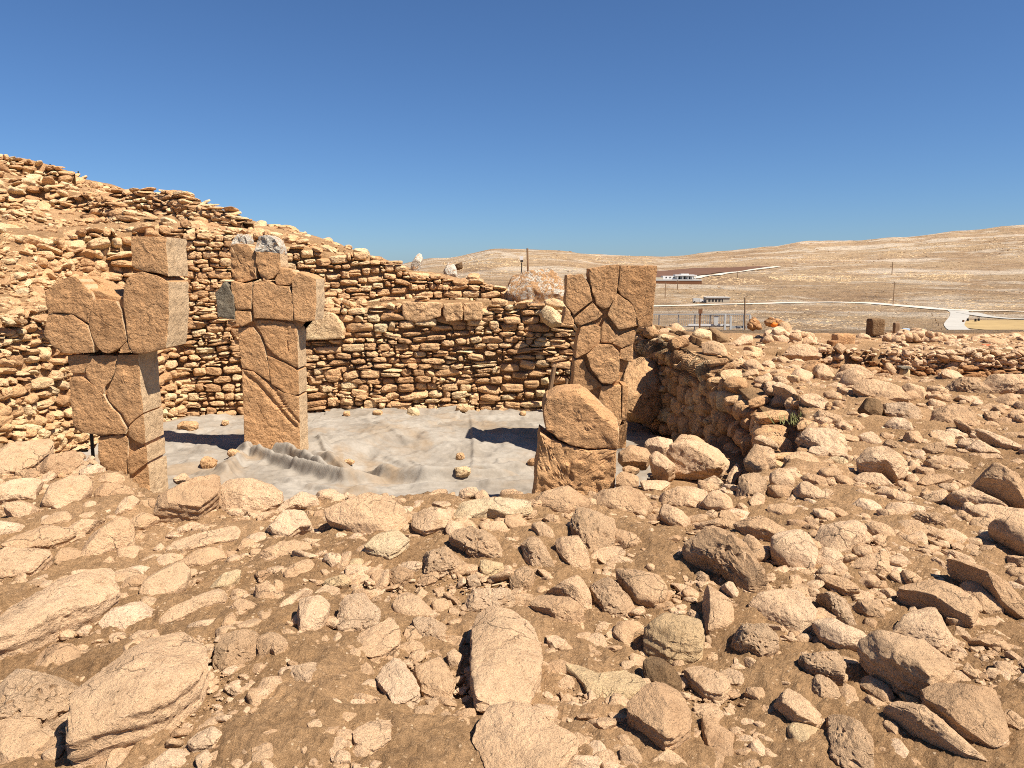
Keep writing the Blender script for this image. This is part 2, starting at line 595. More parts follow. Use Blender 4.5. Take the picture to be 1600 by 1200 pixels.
# distant country: pixel rows for a set of depths
FY = np.array([28, 45, 100, 190, 260, 360, 480, 650, 850, 1200, 1700, 2200, 4000], float)
FROWS = [
    (-700, [532, 516, 523, 517, 492, 474, 450, 440, 436, 433, 430, 432, 436]),
    (560, [532, 516, 523, 517, 492, 474, 447, 436, 430, 426, 424, 428, 434]),
    (690, [532, 516, 523, 517, 492, 470, 443, 426, 412, 404, 410, 418, 430]),
    (780, [532, 516, 523, 517, 490, 466, 440, 420, 402, 389, 398, 410, 430]),
    (860, [532, 516, 523, 517, 490, 468, 442, 424, 406, 392, 398, 410, 430]),
    (960, [532, 516, 523, 517, 491, 472, 445, 429, 414, 402, 399, 408, 428]),
    (1040, [532, 516, 523, 517, 492, 474, 447, 432, 419, 408, 402, 406, 425]),
    (1130, [532, 516, 523, 517, 492, 474, 447, 431, 417, 404, 392, 398, 420]),
    (1200, [532, 516, 523, 517, 492, 474, 447, 430, 415, 400, 386, 392, 415]),
    (1260, [532, 516, 523, 517, 492, 474, 447, 429, 413, 396, 378, 388, 415]),
    (1330, [532, 516, 523, 517, 492, 474, 447, 428, 411, 393, 377, 388, 415]),
    (1400, [532, 516, 523, 517, 492, 474, 447, 427, 408, 387, 371, 382, 410]),
    (1500, [532, 516, 523, 517, 492, 474, 447, 425, 404, 380, 362, 374, 405]),
    (1600, [532, 516, 523, 517, 492, 474, 447, 424, 400, 373, 353, 365, 400]),
    (2400, [532, 516, 523, 517, 492, 474, 445, 412, 380, 345, 320, 335, 380]),
]
_fc = np.array([c for c, _ in FROWS], float)
_fZ = np.array([CZ + FY * row_tan(r) for _, r in FROWS])


def far_z(px, Y):
    px = np.clip(px, -699, 2399)
    i = np.clip(np.searchsorted(_fc, px) - 1, 0, len(_fc) - 2)
    w = ((px - _fc[i]) / (_fc[i + 1] - _fc[i]))
    w = ss(w)[:, None]
    zk = _fZ[i] * (1 - w) + _fZ[i + 1] * w
    L = np.log(FY)
    y = np.log(np.clip(Y, FY[0], FY[-1]))
    j = np.clip(np.searchsorted(L, y) - 1, 0, len(L) - 2)
    t = (y - L[j]) / (L[j + 1] - L[j])
    a = np.arange(len(y))
    # smooth (Catmull-Rom) along the depth
    z0, z1, z2, z3 = zk[a, np.maximum(j - 1, 0)], zk[a, j], zk[a, j + 1], zk[a, np.minimum(j + 2, len(L) - 1)]
    m1, m2 = (z2 - z0) * 0.35, (z3 - z1) * 0.35
    z = (2 * t**3 - 3 * t**2 + 1) * z1 + (t**3 - 2 * t**2 + t) * m1 + (-2 * t**3 + 3 * t**2) * z2 + (t**3 - t**2) * m2
    amp = 0.0045 * np.clip(Y - 60, 0, 1500)
    PP = np.stack([px / F * Y * 0.006, Y * 0.006, np.zeros_like(Y)], 1)
    return z + amp * 0.6 * fbm(PP, 5)


def Hn(X, Y, rough=True):        # ground without the excavated pits
    X = np.atleast_1d(np.asarray(X, float))
    Y = np.atleast_1d(np.asarray(Y, float))
    Q = np.stack([X, Y, np.zeros_like(X)], 1)
    z = 0.10 * fbm(Q * 0.55, 3)
    if rough:
        z = z + 0.035 * fbm(Q * 2.3 + 5, 4) + 0.016 * ridged(Q * 5.0 + 2, 3) + 0.010 * fbm(Q * 13, 3) + 0.009 * fbm(Q * 30, 2)
    z = z + 0.52 * np.exp(-((X - 3.0) / 1.1) ** 2) * ss((Y - 10.0) / 5) * (1 - ss((Y - 16.5) / 3.0))
    z = z - 0.42 * ss((Y - 14) / 9.0) - 0.05 * np.exp(-((X + 2.8) / 0.6) ** 2 - ((Y - 5.7) / 0.5) ** 2)
    z = z - 0.42 * np.clip(Y - 24.5, 0, 30) * ss((Y - 24.5) / 2.0)
    px = 800 + F * X / (Y * CP)
    mz, y0 = mound_z(px, Y)
    if rough:
        mz = mz + 0.10 * fbm(Q * 0.9 + 3, 4)
    wgt = ss((940 - px) / 60.0) * ss((Y - y0 + 0.25) / 0.25)
    z = z * (1 - wgt) + mz * wgt
    fm = Y > 26.5
    if fm.any():
        w2 = ss((Y[fm] - 26.5) / 3.5)
        far = far_z(px[fm], Y[fm])
        z[fm] = z[fm] * (1 - w2) + np.maximum(far, np.where(wgt[fm] > 0.5, z[fm], -99)) * w2
    return z


def H(X, Y, rough=True, y_min=0.0):
    X = np.atleast_1d(np.asarray(X, float))
    Y = np.atleast_1d(np.asarray(Y, float))
    z = Hn(X, Y, rough)
    ok = Y >= y_min
    p = inside(X, Y, PIT) & ok
    if p.any():
        b = inside(X, Y, BENCH)
        z = np.where(p, FLOOR_Z - 0.5, z)
        z = np.where(p & b, BENCH_Z + 0.02 * np.sin(X * 9) * np.cos(Y * 7), z)
    if (Y > 10).any():
        z = np.where(inside(X, Y, RUIN), -1.25, z)
    return z


def hit(px, py, fn=None, y0=1.5, y1=40.0, n=420):    # where this pixel's ray meets the ground (arrays)
    fn = fn or H
    px = np.atleast_1d(np.asarray(px, float))
    py = np.atleast_1d(np.asarray(py, float))
    a, b = (px - 800) / F, (600 - py) / F
    yy = CP + b * SP
    dx, dz = a / yy, (-SP + b * CP) / yy
    Ys = np.geomspace(y0, y1, max(60, n // 5))
    out = np.full(len(px), np.nan)
    for s in range(0, len(px), 2000):
        e = min(len(px), s + 2000)
        X = dx[s:e, None] * Ys
        Z = CZ + dz[s:e, None] * Ys
        g = fn(X.ravel(), np.broadcast_to(Ys, X.shape).ravel(), False).reshape(X.shape)
        below = Z < g
        i = np.argmax(below, 1)
        ok = below.any(1)
        lo, hi = Ys[np.maximum(i - 1, 0)].copy(), Ys[i].copy()
        for _ in range(8):
            m = (lo + hi) / 2
            bl = CZ + dz[s:e] * m < fn(dx[s:e] * m, m, False)
            hi = np.where(bl, m, hi)
            lo = np.where(bl, lo, m)
        out[s:e] = np.where(ok, hi, np.nan)
    return np.stack([dx * out, out, CZ + dz * out], 1)


# ground near the camera: one sheet, finer towards the viewer
tx = np.linspace(-1.30, 1.30, 680)
yy = np.concatenate([np.geomspace(0.5, 1.2, 10)[:-1], np.geomspace(1.2, 33.0, 470)])
TX, TY = np.meshgrid(tx, yy)
GX, GY = (TX * (TY + 0.3)).ravel(), TY.ravel()
GZ = H(GX, GY)
V = np.stack([GX, GY, GZ], 1)
nx, ny = len(tx), len(yy)
ii = np.arange(nx * ny).reshape(ny, nx)
Q4 = np.stack([ii[:-1, :-1], ii[:-1, 1:], ii[1:, 1:], ii[1:, :-1]], -1).reshape(-1, 4)
g = link('ground', mesh_np('ground', V, Q4, mats=[M['soil']]))
tag(g, 'dry brown dusty earth between the stones, with the excavated pit', kind='structure')

tx = np.linspace(-1.5, 1.9, 420)
yy = np.geomspace(29.5, 6000.0, 330)
TX, TY = np.meshgrid(tx, yy)
GX, GY = (TX * TY).ravel(), TY.ravel()
GZ = far_z(800 + F * GX / (GY * CP), np.clip(GY, 28, 4000)) - np.clip(GY - 4000, 0, 9e9) * 0.02
V = np.stack([GX, GY, GZ], 1)
nx, ny = len(tx), len(yy)
ii = np.arange(nx * ny).reshape(ny, nx)
Q4 = np.stack([ii[:-1, :-1], ii[:-1, 1:], ii[1:, 1:], ii[1:, :-1]], -1).reshape(-1, 4)
hl = link('hills', mesh_np('hills', V, Q4, mats=[M['hill']]))
tag(hl, 'dry tan valley and hills with pale limestone outcrops', kind='structure')


def FH(X, Y, rough=False):
    X = np.atleast_1d(np.asarray(X, float))
    Y = np.atleast_1d(np.asarray(Y, float))
    return far_z(800 + F * X / (Y * CP), Y)


def far_hit(px, py, y0=30.0):
    return hit(px, py, FH, y0, 3500.0, 900)


def drape_strip(name, pts, widths, mat, label, lift=0.25, y0=110.0, sub=10):
    """pts: pixel polyline of the middle; widths: width in metres at each point"""
    W = far_hit([p[0] for p in pts], [p[1] for p in pts], y0)
    L, R = [], []
    pl, wd = [], []
    for i in range(len(W) - 1):
        for k in range(sub):
            t = k / sub
            pl.append(W[i] * (1 - t) + W[i + 1] * t)
            wd.append(widths[i] * (1 - t) + widths[i + 1] * t)
    pl.append(W[-1]); wd.append(widths[-1])
    pl = np.array(pl)
    for _ in range(6):
        pl[1:-1] = 0.25 * pl[:-2] + 0.5 * pl[1:-1] + 0.25 * pl[2:]
    d = np.gradient(pl[:, :2], axis=0)
    d /= np.linalg.norm(d, axis=1)[:, None] + 1e-9
    nrm = np.stack([-d[:, 1], d[:, 0]], 1)
    wd = np.array(wd)[:, None]
    rows = [pl[:, :2] + nrm * wd * t for t in (-0.5, -0.25, 0, 0.25, 0.5)]
    V = []
    for r in rows:
        V.append(np.stack([r[:, 0], r[:, 1], FH(r[:, 0], r[:, 1]) + lift], 1))
    n = len(pl)
    V = np.concatenate(V)
    Fq = []
    for j in range(4):
        for i in range(n - 1):
            Fq.append((j * n + i, j * n + i + 1, (j + 1) * n + i + 1, (j + 1) * n + i))
    o = link(name, mesh_np(name, V, np.array(Fq), mats=[mat]))
    return tag(o, label, kind='structure')


def drape_poly(name, poly, mat, label, lift=0.3, y0=110.0):
    W = far_hit([p[0] for p in poly], [p[1] for p in poly], y0)
    c = W.mean(0)
    rings = [1.0, 0.8, 0.6, 0.4, 0.2]
    n0 = len(W)
    dense = []
    for i in range(n0):
        for k in range(8):
            dense.append(W[i] * (1 - k / 8) + W[(i + 1) % n0] * k / 8)
    dense = np.array(dense)
    V = np.concatenate([c + (dense - c) * r for r in rings] + [c[None]])
    V[:, 2] = FH(V[:, 0], V[:, 1]) + lift
    n = len(dense)
    T = []
    for j in range(4):
        for i in range(n):
            k = (i + 1) % n
            T += [(j * n + i, j * n + k, (j + 1) * n + k), (j * n + i, (j + 1) * n + k, (j + 1) * n + i)]
    for i in range(n):
        T.append((4 * n + i, 4 * n + (i + 1) % n, 5 * n))
    o = link(name, mesh_np(name, V, np.array(T), mats=[mat]))
    return tag(o, label, kind='structure')


# ------------------------------------------------------------------ loose shapes: stones
def stone_shape(seed, level=4, boxy=3.5, facets=7, rough=0.10, pit=0.0, cut=(0.68, 0.92)):
    """unit stone, about -1..1 on each axis"""
    rs = np.random.RandomState(seed)
    D, T = ico(level)
    n = boxy * rs.uniform(0.8, 1.3)
    r = (np.abs(D) ** n).sum(1) ** (-1.0 / n)
    V = D * r[:, None]
    for k in range(facets):
        m = rs.normal(size=3)
        m /= np.linalg.norm(m)
        sup = (V @ m).max()
        c = sup * rs.uniform(*cut)
        e = np.maximum(V @ m - c, 0)
        V = V - m * (e * 0.92)[:, None]
    off = rs.uniform(0, 90, 3)
    nz = fbm(V * 1.5 + off, 4, 0.55)
    V = V + D * (nz * rough)[:, None]
    if level >= 4:
        V = V + D * (rough * 0.35 * ridged(V * 3.5 + off, 3))[:, None]
    if pit:
        pn = perlin(V * 4.5 + off)
        V = V - D * (np.maximum(pn - 0.22, 0) * pit)[:, None]
    lo, hi = V.min(0), V.max(0)
    V = (V - (lo + hi) / 2) / ((hi - lo) / 2)
    return V, T


WALL_MESH = {}


def wall_variants(key, mat, boxy, facets, n=36, level=4):
    if key not in WALL_MESH:
        res = []
        for k in range(n):
            V, T = stone_shape(900 + k * 7 + len(WALL_MESH) * 501, level, boxy, facets, 0.085, cut=(0.72, 0.95))
            res.append(mesh_np('stone', V, T, mats=[mat], sharp=42))
        WALL_MESH[key] = res
    return WALL_MESH[key]


LOW = [stone_shape(300 + k, 3, 3.4, 11, 0.07) for k in range(24)]
GRIT = [stone_shape(380 + k, 1, 2.6, 3, 0.12) for k in range(24)]
TINY = [stone_shape(350 + k, 2, 3.0, 7, 0.08) for k in range(24)]


def euler_mat(rx, ry, rz):
    cx, sx, cy, sy, cz, sz = math.cos(rx), math.sin(rx), math.cos(ry), math.sin(ry), math.cos(rz), math.sin(rz)
    return (np.array([[cz, -sz, 0], [sz, cz, 0], [0, 0, 1]]) @ np.array([[cy, 0, sy], [0, 1, 0], [-sy, 0, cy]])
            @ np.array([[1, 0, 0], [0, cx, -sx], [0, sx, cx]]))


class Pile:                      # many small stones in one mesh
    def __init__(s):
        s.V, s.T, s.n = [], [], 0

    def add(s, shape, loc, size, R):
        V, T = shape
        s.V.append((V * size) @ R.T + loc)
        s.T.append(T + s.n)
        s.n += len(V)

    def build(s, name, mats, parent=None, smooth=True, sharp=40):
        return link(name, mesh_np(name, np.concatenate(s.V), np.concatenate(s.T), smooth=smooth, mats=mats, sharp=sharp), parent)


def poly_at(poly, s):
    P2 = np.array(poly, float)
    seg = np.linalg.norm(np.diff(P2, axis=0), axis=1)
    cum = np.concatenate([[0], np.cumsum(seg)])
    s = min(max(s, 0), cum[-1] - 1e-6)
    i = int(np.searchsorted(cum, s, side='right') - 1)
    t = (s - cum[i]) / seg[i]
    d = (P2[i + 1] - P2[i]) / seg[i]
    # ease the direction near corners
    if t > 0.5 and i + 1 < len(seg):
        d2 = (P2[i + 2] - P2[i + 1]) / seg[i + 1]
        d = d * (1.5 - t) + d2 * (t - 0.5)
    elif t < 0.5 and i > 0:
        d2 = (P2[i] - P2[i - 1]) / seg[i - 1]
        d = d * (0.5 + t) + d2 * (0.5 - t)
    return P2[i] * (1 - t) + P2[i + 1] * t, d / np.linalg.norm(d), cum[-1]


def dry_wall(label, poly, z0, z1, course, width, mat, seed, front, lean=0.06, depth=0.16, boxy=3.6, facets=6,
             jumble=0.0, holes=(), limit=300, core='soil', thick=0.5, fill=1.0, topjit=0.12, gap=1.02):
    """courses of separate stones; z0, z1: functions of the place along the wall; front: +1 faces the left side of the line"""
    rs = np.random.RandomState(seed)
    root = empty('stone_wall', (poly[0][0], poly[0][1], z0(0)), label, 'stone wall')
    Ltot = poly_at(poly, 0)[2]
    cells = []
    zmin = min(z0(s) for s in np.linspace(0, Ltot, 40))
    zmax = max(z1(s) for s in np.linspace(0, Ltot, 40))
    z = zmin
    row = 0
    while z < zmax + course[1]:
        h = rs.uniform(*course)
        s = -rs.uniform(0, width[1])
        while s < Ltot:
            w = rs.uniform(*width) * (0.75 + 0.5 * rs.rand() ** 2) * (0.6 + 0.4 * h / course[1])
            wob = 0.09 * math.sin(s * 0.9 + row * 0.35 + seed) + 0.05 * math.sin(s * 2.3 + row * 0.6)
            zc = z + h / 2 + wob
            sc = s + w / 2
            r = rs.rand()
            if r < 0.24 and h > course[0] * 1.05:        # two flat stones one above the other
                q = rs.uniform(0.38, 0.62)
                cells += [(sc, zc - h / 2 + h * q / 2, w, h * q), (sc + rs.uniform(-.04, .04), zc + h / 2 - h * (1 - q) / 2, w, h * (1 - q))]
            elif r < 0.36:                                # stone with a stack of chips beside it
                q = rs.uniform(0.62, 0.78)
                cells.append((s + w * q / 2, zc, w * q, h))
                m = rs.randint(2, 4)
                for k in range(m):
                    cells.append((s + w * (q + 1) / 2, zc - h / 2 + h * (k + .5) / m, w * (1 - q), h / m))
            else:
                cells.append((sc, zc, w, h))
                if rs.rand() < 0.35:                      # a chip pushed into the joint
                    cells.append((s + w, zc + rs.uniform(-.4, .4) * h, rs.uniform(.05, .10), rs.uniform(.03, .06)))
            s += w
        z += h
        row += 1
    good = []
    for (sc, zc, w, h) in cells:
        if sc < 0 or sc > Ltot:
            continue
        zt = z1(sc) + topjit * math.sin(sc * 5.1 + seed) * math.sin(sc * 2.2)
        if zc - h * .3 < z0(sc) - 0.05 or zc + h * 0.3 > zt:
            continue
        if rs.rand() > fill:
            continue
        if any(a <= sc <= b and c <= zc <= d for a, b, c, d in holes):
            continue
        good.append((sc, zc, w, h))
    good.sort(key=lambda c: -c[2] * c[3])
    shapes = wall_variants(mat + str(boxy), M[mat], boxy, facets)
    pile = Pile()
    for k, (sc, zc, w, h) in enumerate(good):
        p, d, _ = poly_at(poly, sc)
        nrm = np.array([-d[1], d[0]]) * front
        dep = depth * rs.uniform(0.85, 1.25)
        off = rs.uniform(-0.045, 0.045) - lean * (zc - z0(sc)) - 0.01
        c2 = p + nrm * (off - dep * 0.25)
        yaw = math.atan2(d[1], d[0]) + rs.normal() * (0.07 + 0.35 * jumble)
        rx, ry = rs.normal() * (0.06 + 0.3 * jumble), rs.normal() * (0.055 + 0.25 * jumble)
        size = (w * 0.5 * gap * rs.uniform(.93, 1.05), dep, h * 0.5 * gap * rs.uniform(.9, 1.06))
        if k < limit:
            o = bpy.data.objects.new('stone', shapes[rs.randint(len(shapes))])
            COL.objects.link(o)
            o.parent = root
            o.location = (c2[0] - root.location[0], c2[1] - root.location[1], zc - root.location[2])
            o.rotation_euler = (rx, ry, yaw + (math.pi if rs.rand() < .5 else 0))
            o.scale = size
        else:
            pile.add(LOW[rs.randint(24)], np.array([c2[0], c2[1], zc]), np.array(size), euler_mat(rx, ry, yaw))
    if pile.n:
        o = pile.build('small_stones', [M[mat]], root)
        o['kind'] = 'stuff'
    # earth core behind the face
    V, Q = [], []
    ns = max(8, int(Ltot / 0.15))
    nz = 10
    for i in range(ns + 1):
        s = Ltot * i / ns
        p, d, _ = poly_at(poly, s)
        nrm = np.array([-d[1], d[0]]) * front
        a, b = z0(s) - 0.1, z1(s) - 0.10
        for j in range(nz + 1):
            zc = a + (b - a) * j / nz
            q = p + nrm * (-depth * 0.14 - lean * (zc - a) - 0.02)
            V.append((q[0], q[1], zc))
        q2 = p - nrm * (thick + depth)
        V.append((q2[0], q2[1], b))
        V.append((q2[0], q2[1], a))
    V = np.array(V)
    V[:, :2] += 0.03 * np.stack([fbm(V * 3, 3), fbm(V * 3 + 40, 3)], 1)
    m = nz + 3
    for i in range(ns):
        for j in range(m - 1):
            Q.append((i * m + j, (i + 1) * m + j, (i + 1) * m + j + 1, i * m + j + 1))
    link('earth_core', mesh_np('earth_core', V, np.array(Q), mats=[M[core]]), root)
    return root


def piecewise(xs, ys):
    return lambda s: float(np.interp(s, xs, ys))


# main ring wall at the back of the pit
A_BACK = [(-6.9, 15.45), (-6.2, 15.62), (-4, 15.86), (-1.3, 16.12), (1.4, 16.12), (2.55, 15.5)]
Lb = poly_at(A_BACK, 0)[2]
wall_back = dry_wall('long coursed drystone wall closing the back of the pit behind the grey cloth', A_BACK, lambda s: FLOOR_Z - 0.05,
         piecewise([0, 1.0, 2.3, 3.6, 5.0, 7.5, Lb], [0.85, 0.75, 0.72, 0.95, 0.98, 0.98, 0.72]),
         (0.09, 0.20), (0.18, 0.60), 'wall', 11, -1, lean=0.02, boxy=6.0, facets=9, jumble=0.12,
         holes=[(4.62, 5.42, 0.62, 0.99), (2.6, 3.36, 0.22, 0.74), (5.42, 6.3, 0.62, 0.99)])
# side wall on the left, facing the sun
A_LEFT = [(-7.75, 8.6), (-7.42, 10.8), (-7.2, 12.5), (-7.05, 14.5), (-6.75, 15.5)]
dry_wall('sunlit rough rubble wall at the left edge, behind the tall broken T pillar', A_LEFT, lambda s: FLOOR_Z - 0.05,
         piecewise([0, 2.5, 4.5, 7.2], [1.0, 0.85, 0.8, 0.75]), (0.08, 0.20), (0.13, 0.40), 'wall', 12, -1, lean=0.12, jumble=0.45, depth=0.15, boxy=3.0)
# terrace wall above and behind it
B_UP = [(-7.15, 16.0), (-6.0, 16.25), (-4.85, 16.5), (-3.4, 16.95), (-2.3, 17.2), (-1.0, 17.4), (-0.1, 17.4)]
Lu = poly_at(B_UP, 0)[2]
dry_wall('upper terrace wall of flat stones stepping down to the right above the back wall', B_UP,
         piecewise([0, 2.4, 3.8, Lu], [0.62, 0.7, 0.9, 0.9]),
         piecewise([0, 1.2, 2.4, 3.9, 5.0, 5.9, 6.8, Lu], [2.62, 2.50, 2.32, 2.02, 1.72, 1.52, 1.42, 1.30]),
         (0.08, 0.18), (0.17, 0.48), 'wall', 13, -1, lean=0.10, boxy=6.0, facets=9, jumble=0.2, topjit=0.12)
# ragged ledge on the left above the side wall
B_LEFT = [(-9.6, 12.0), (-9.1, 13.6), (-8.4, 15.0), (-7.2, 16.0)]
dry_wall('ragged stone ledge on the slope above the left side wall', B_LEFT,
         piecewise([0, 1.7, 5], [1.35, 1.35, 1.1]), piecewise([0, 1.7, 3.3, 5], [2.35, 2.32, 2.42, 2.62]),
         (0.12, 0.26), (0.2, 0.6), 'wall', 14, -1, lean=0.35, jumble=0.55, depth=0.24, fill=0.9, boxy=3.2)
for k, (cols, lab) in enumerate(((((-40, 318), (60, 322), (130, 336), (215, 352)), 'low broken ledge of slabs half way up the left slope'),
                                 (((150, 318), (215, 330), (300, 345), (372, 358)), 'upper ledge of dark-jointed slabs above the tall left pillar'),
                                 (((-30, 262), (40, 274), (110, 292)), 'highest short ledge of stones near the top of the left slope'))):
    hh_ = hit([c[0] for c in cols], [c[1] for c in cols], Hn, 8.0)
    hh_ = hh_[np.isfinite(hh_[:, 0])]
    zz = [h[2] for h in hh_]
    pl = [(h[0], h[1]) for h in hh_]
    cum = np.concatenate([[0], np.cumsum([math.dist(pl[i], pl[i + 1]) for i in range(len(pl) - 1)])])
    dry_wall(lab, pl, piecewise(cum, [z - 0.12 for z in zz]), piecewise(cum, [z + h for z, h in zip(zz, (0.30, 0.62, 0.55, 0.25))]), (0.09, 0.18), (0.16, 0.5), 'wall', 60 + k, -1,
             lean=0.3, jumble=0.5, depth=0.22, boxy=3.2, fill=0.9, thick=0.25)
# right wall, in its own shade
A_RIGHT = [(1.75, 5.8), (2.0, 6.3), (2.6, 7.5), (3.2, 9.4), (3.12, 10.8), (3.0, 12.2), (2.75, 14.4), (2.45, 15.6)]
Lr = poly_at(A_RIGHT, 0)[2]
dry_wall('shaded inner wall of rounded boulders on the right of the pit', A_RIGHT,
         piecewise([0, 4, 6, Lr], [-0.95, -0.95, -1.2, -1.45]),
         piecewise([0, 3.0, 4.2, 5.6, 7.0, 9.0, Lr], [-0.30, -0.26, -0.08, 0.16, 0.30, 0.50, 0.52]),
         (0.18, 0.36), (0.20, 0.46), 'wall', 15, 1, lean=0.04, jumble=0.65, depth=0.18, boxy=3.0, gap=1.08)
# excavated building far right
R_FAR = [(4.7, 14.2), (5.1, 15.2), (6.4, 15.0), (9.0, 14.75), (13.0, 14.6)]
dry_wall('reddish thin-bedded wall of the second trench at the far right', R_FAR, lambda s: -1.3,
         piecewise([0, 1.2, 3, 7.5], [-0.24, -0.26, -0.28, -0.30]), (0.09, 0.17), (0.20, 0.5), 'red', 16, -1, lean=0.45, jumble=0.3, depth=0.15)


# ------------------------------------------------------------------ the grey cloth on the pit floor
def polyline_dist(X, Y, pts):
    best = np.full(X.shape, 1e9)
    side = np.zeros(X.shape)
    tt = np.zeros(X.shape)
    n = len(pts) - 1
    for i in range(n):
        ax, ay = pts[i]
        bx, by = pts[i + 1]
        dx, dy = bx - ax, by - ay
        L2 = dx * dx + dy * dy
        t = np.clip(((X - ax) * dx + (Y - ay) * dy) / L2, 0, 1)
        d = np.hypot(X - ax - t * dx, Y - ay - t * dy)
        m = d < best
        best = np.where(m, d, best)
        side = np.where(m, np.sign((X - ax) * dy - (Y - ay) * dx), side)
        tt = np.where(m, (i + t) / n, tt)
    return best, side, tt


gx = np.linspace(-7.5, 3.2, 430)
gy = np.linspace(5.3, 16.35, 430)
XX, YY = np.meshgrid(gx, gy)
xx, yv = XX.ravel(), YY.ravel()
Q = np.stack([xx, yv, np.zeros_like(xx)], 1)
cz = FLOOR_Z + 0.05 + 0.05 * fbm(Q * 0.5, 3) + 0.022 * fbm(Q * np.array([1.6, 3.2, 1]) + 8, 4) + 0.055 * np.maximum(ridged(Q * np.array([0.8, 1.7, 1]) + 30 + 0.3 * fbm(Q * 1.5, 2)[:, None], 4) - 0.35, -0.3)
# the cloth sags over a buried step in the middle of the floor
stp = ss((13.9 - yv) / 1.6) * ss((xx + 2.9) / 0.5) * (1 - ss((xx - 1.0) / 0.5))
cz = cz - 0.26 * stp * ss((yv - 10.3) / 0.7)
folds = [([(372, 712), (420, 728), (480, 750), (540, 766), (600, 757)], 0.20, 0.09),
         ([(395, 704), (450, 716), (500, 740), (560, 757)], 0.22, 0.10),
         ([(490, 712), (540, 737), (600, 752), (660, 757), (720, 754), (790, 745), (838, 733)], 0.26, 0.12),
         ([(345, 772), (380, 722), (400, 706)], 0.14, 0.12),
         ([(720, 722), (770, 722), (835, 716)], 0.16, 0.14),
         ([(560, 660), (610, 676), (640, 690)], 0.05, 0.10),
         ([(495, 690), (505, 700), (512, 712)], 0.08, 0.06),
         ([(640, 700), (655, 715), (660, 735)], 0.05, 0.07), ([(600, 700), (640, 712), (700, 718)], 0.05, 0.09), ([(735, 650), (740, 690), (738, 720)], 0.04, 0.05),
         ([(420, 760), (520, 780), (620, 778)], 0.07, 0.08), ([(640, 772), (740, 768), (830, 770)], 0.06, 0.07), ([(300, 745), (340, 752), (380, 765)], 0.06, 0.08),
         ([(560, 690), (600, 682), (680, 672)], 0.05, 0.10), ([(270, 700), (300, 712), (345, 716)], 0.05, 0.08)]
for pp, hgt, wid in folds:
    w = [tuple(G(a, b, FLOOR_Z + 0.05)[:2]) for a, b in pp]
    d, sd, t = polyline_dist(xx, yv, w)
    env = np.clip(np.minimum(t, 1 - t) * 6, 0, 1) ** 0.7
    ww = np.where(sd > 0, wid * 0.55, wid * 1.6)
    cz = cz + hgt * env * np.exp(-(d / ww) ** 2)
# overlapping nearer sheet edge
d, sd, t = polyline_dist(xx, yv, [tuple(G(a, b, FLOOR_Z)[:2]) for a, b in [(330, 760), (395, 722), (480, 752), (560, 772), (640, 764), (760, 757), (850, 745)]])
cz = cz + 0.05 * (sd > 0) * (xx > -4.5) * ss(d / 0.05)
V = np.stack([xx, yv, cz], 1)
keep = inside(xx, yv, [(-7.4, 8.7), (-5.2, 7.5), (-4.2, 6.8), (-3.2, 6.2), (-2.4, 5.65), (-1.3, 5.35), (-0.3, 5.4), (0.6, 5.5), (1.0, 7.2), (1.5, 8.5),
                      (2.3, 10.4), (3.0, 11.0), (2.8, 12.3), (2.4, 15.4), (1.3, 16.05), (-1.3, 16.05), (-4.0, 15.78), (-6.3, 15.5), (-6.95, 14.6), (-7.1, 12.5), (-7.3, 11.0)])
n = len(gx)
ii = np.arange(n * n).reshape(n, n)
Q4 = np.stack([ii[:-1, :-1], ii[:-1, 1:], ii[1:, 1:], ii[1:, :-1]], -1).reshape(-1, 4)
Q4 = Q4[keep[Q4].all(1)]
used = np.unique(Q4)
remap = -np.ones(len(V), int)
remap[used] = np.arange(len(used))
cl = link('ground_cloth', mesh_np('ground_cloth', V[used], remap[Q4], mats=[M['cloth']]))
tag(cl, 'dusty grey protective cloth with folds spread over the pit floor', 'ground cloth')
_cloth = cz.reshape(n, n)


def cloth_z(x, y):
    i = min(max(int((x - gx[0]) / (gx[1] - gx[0])), 0), n - 1)
    j = min(max(int((y - gy[0]) / (gy[1] - gy[0])), 0), n - 1)
    return float(_cloth[j, i])


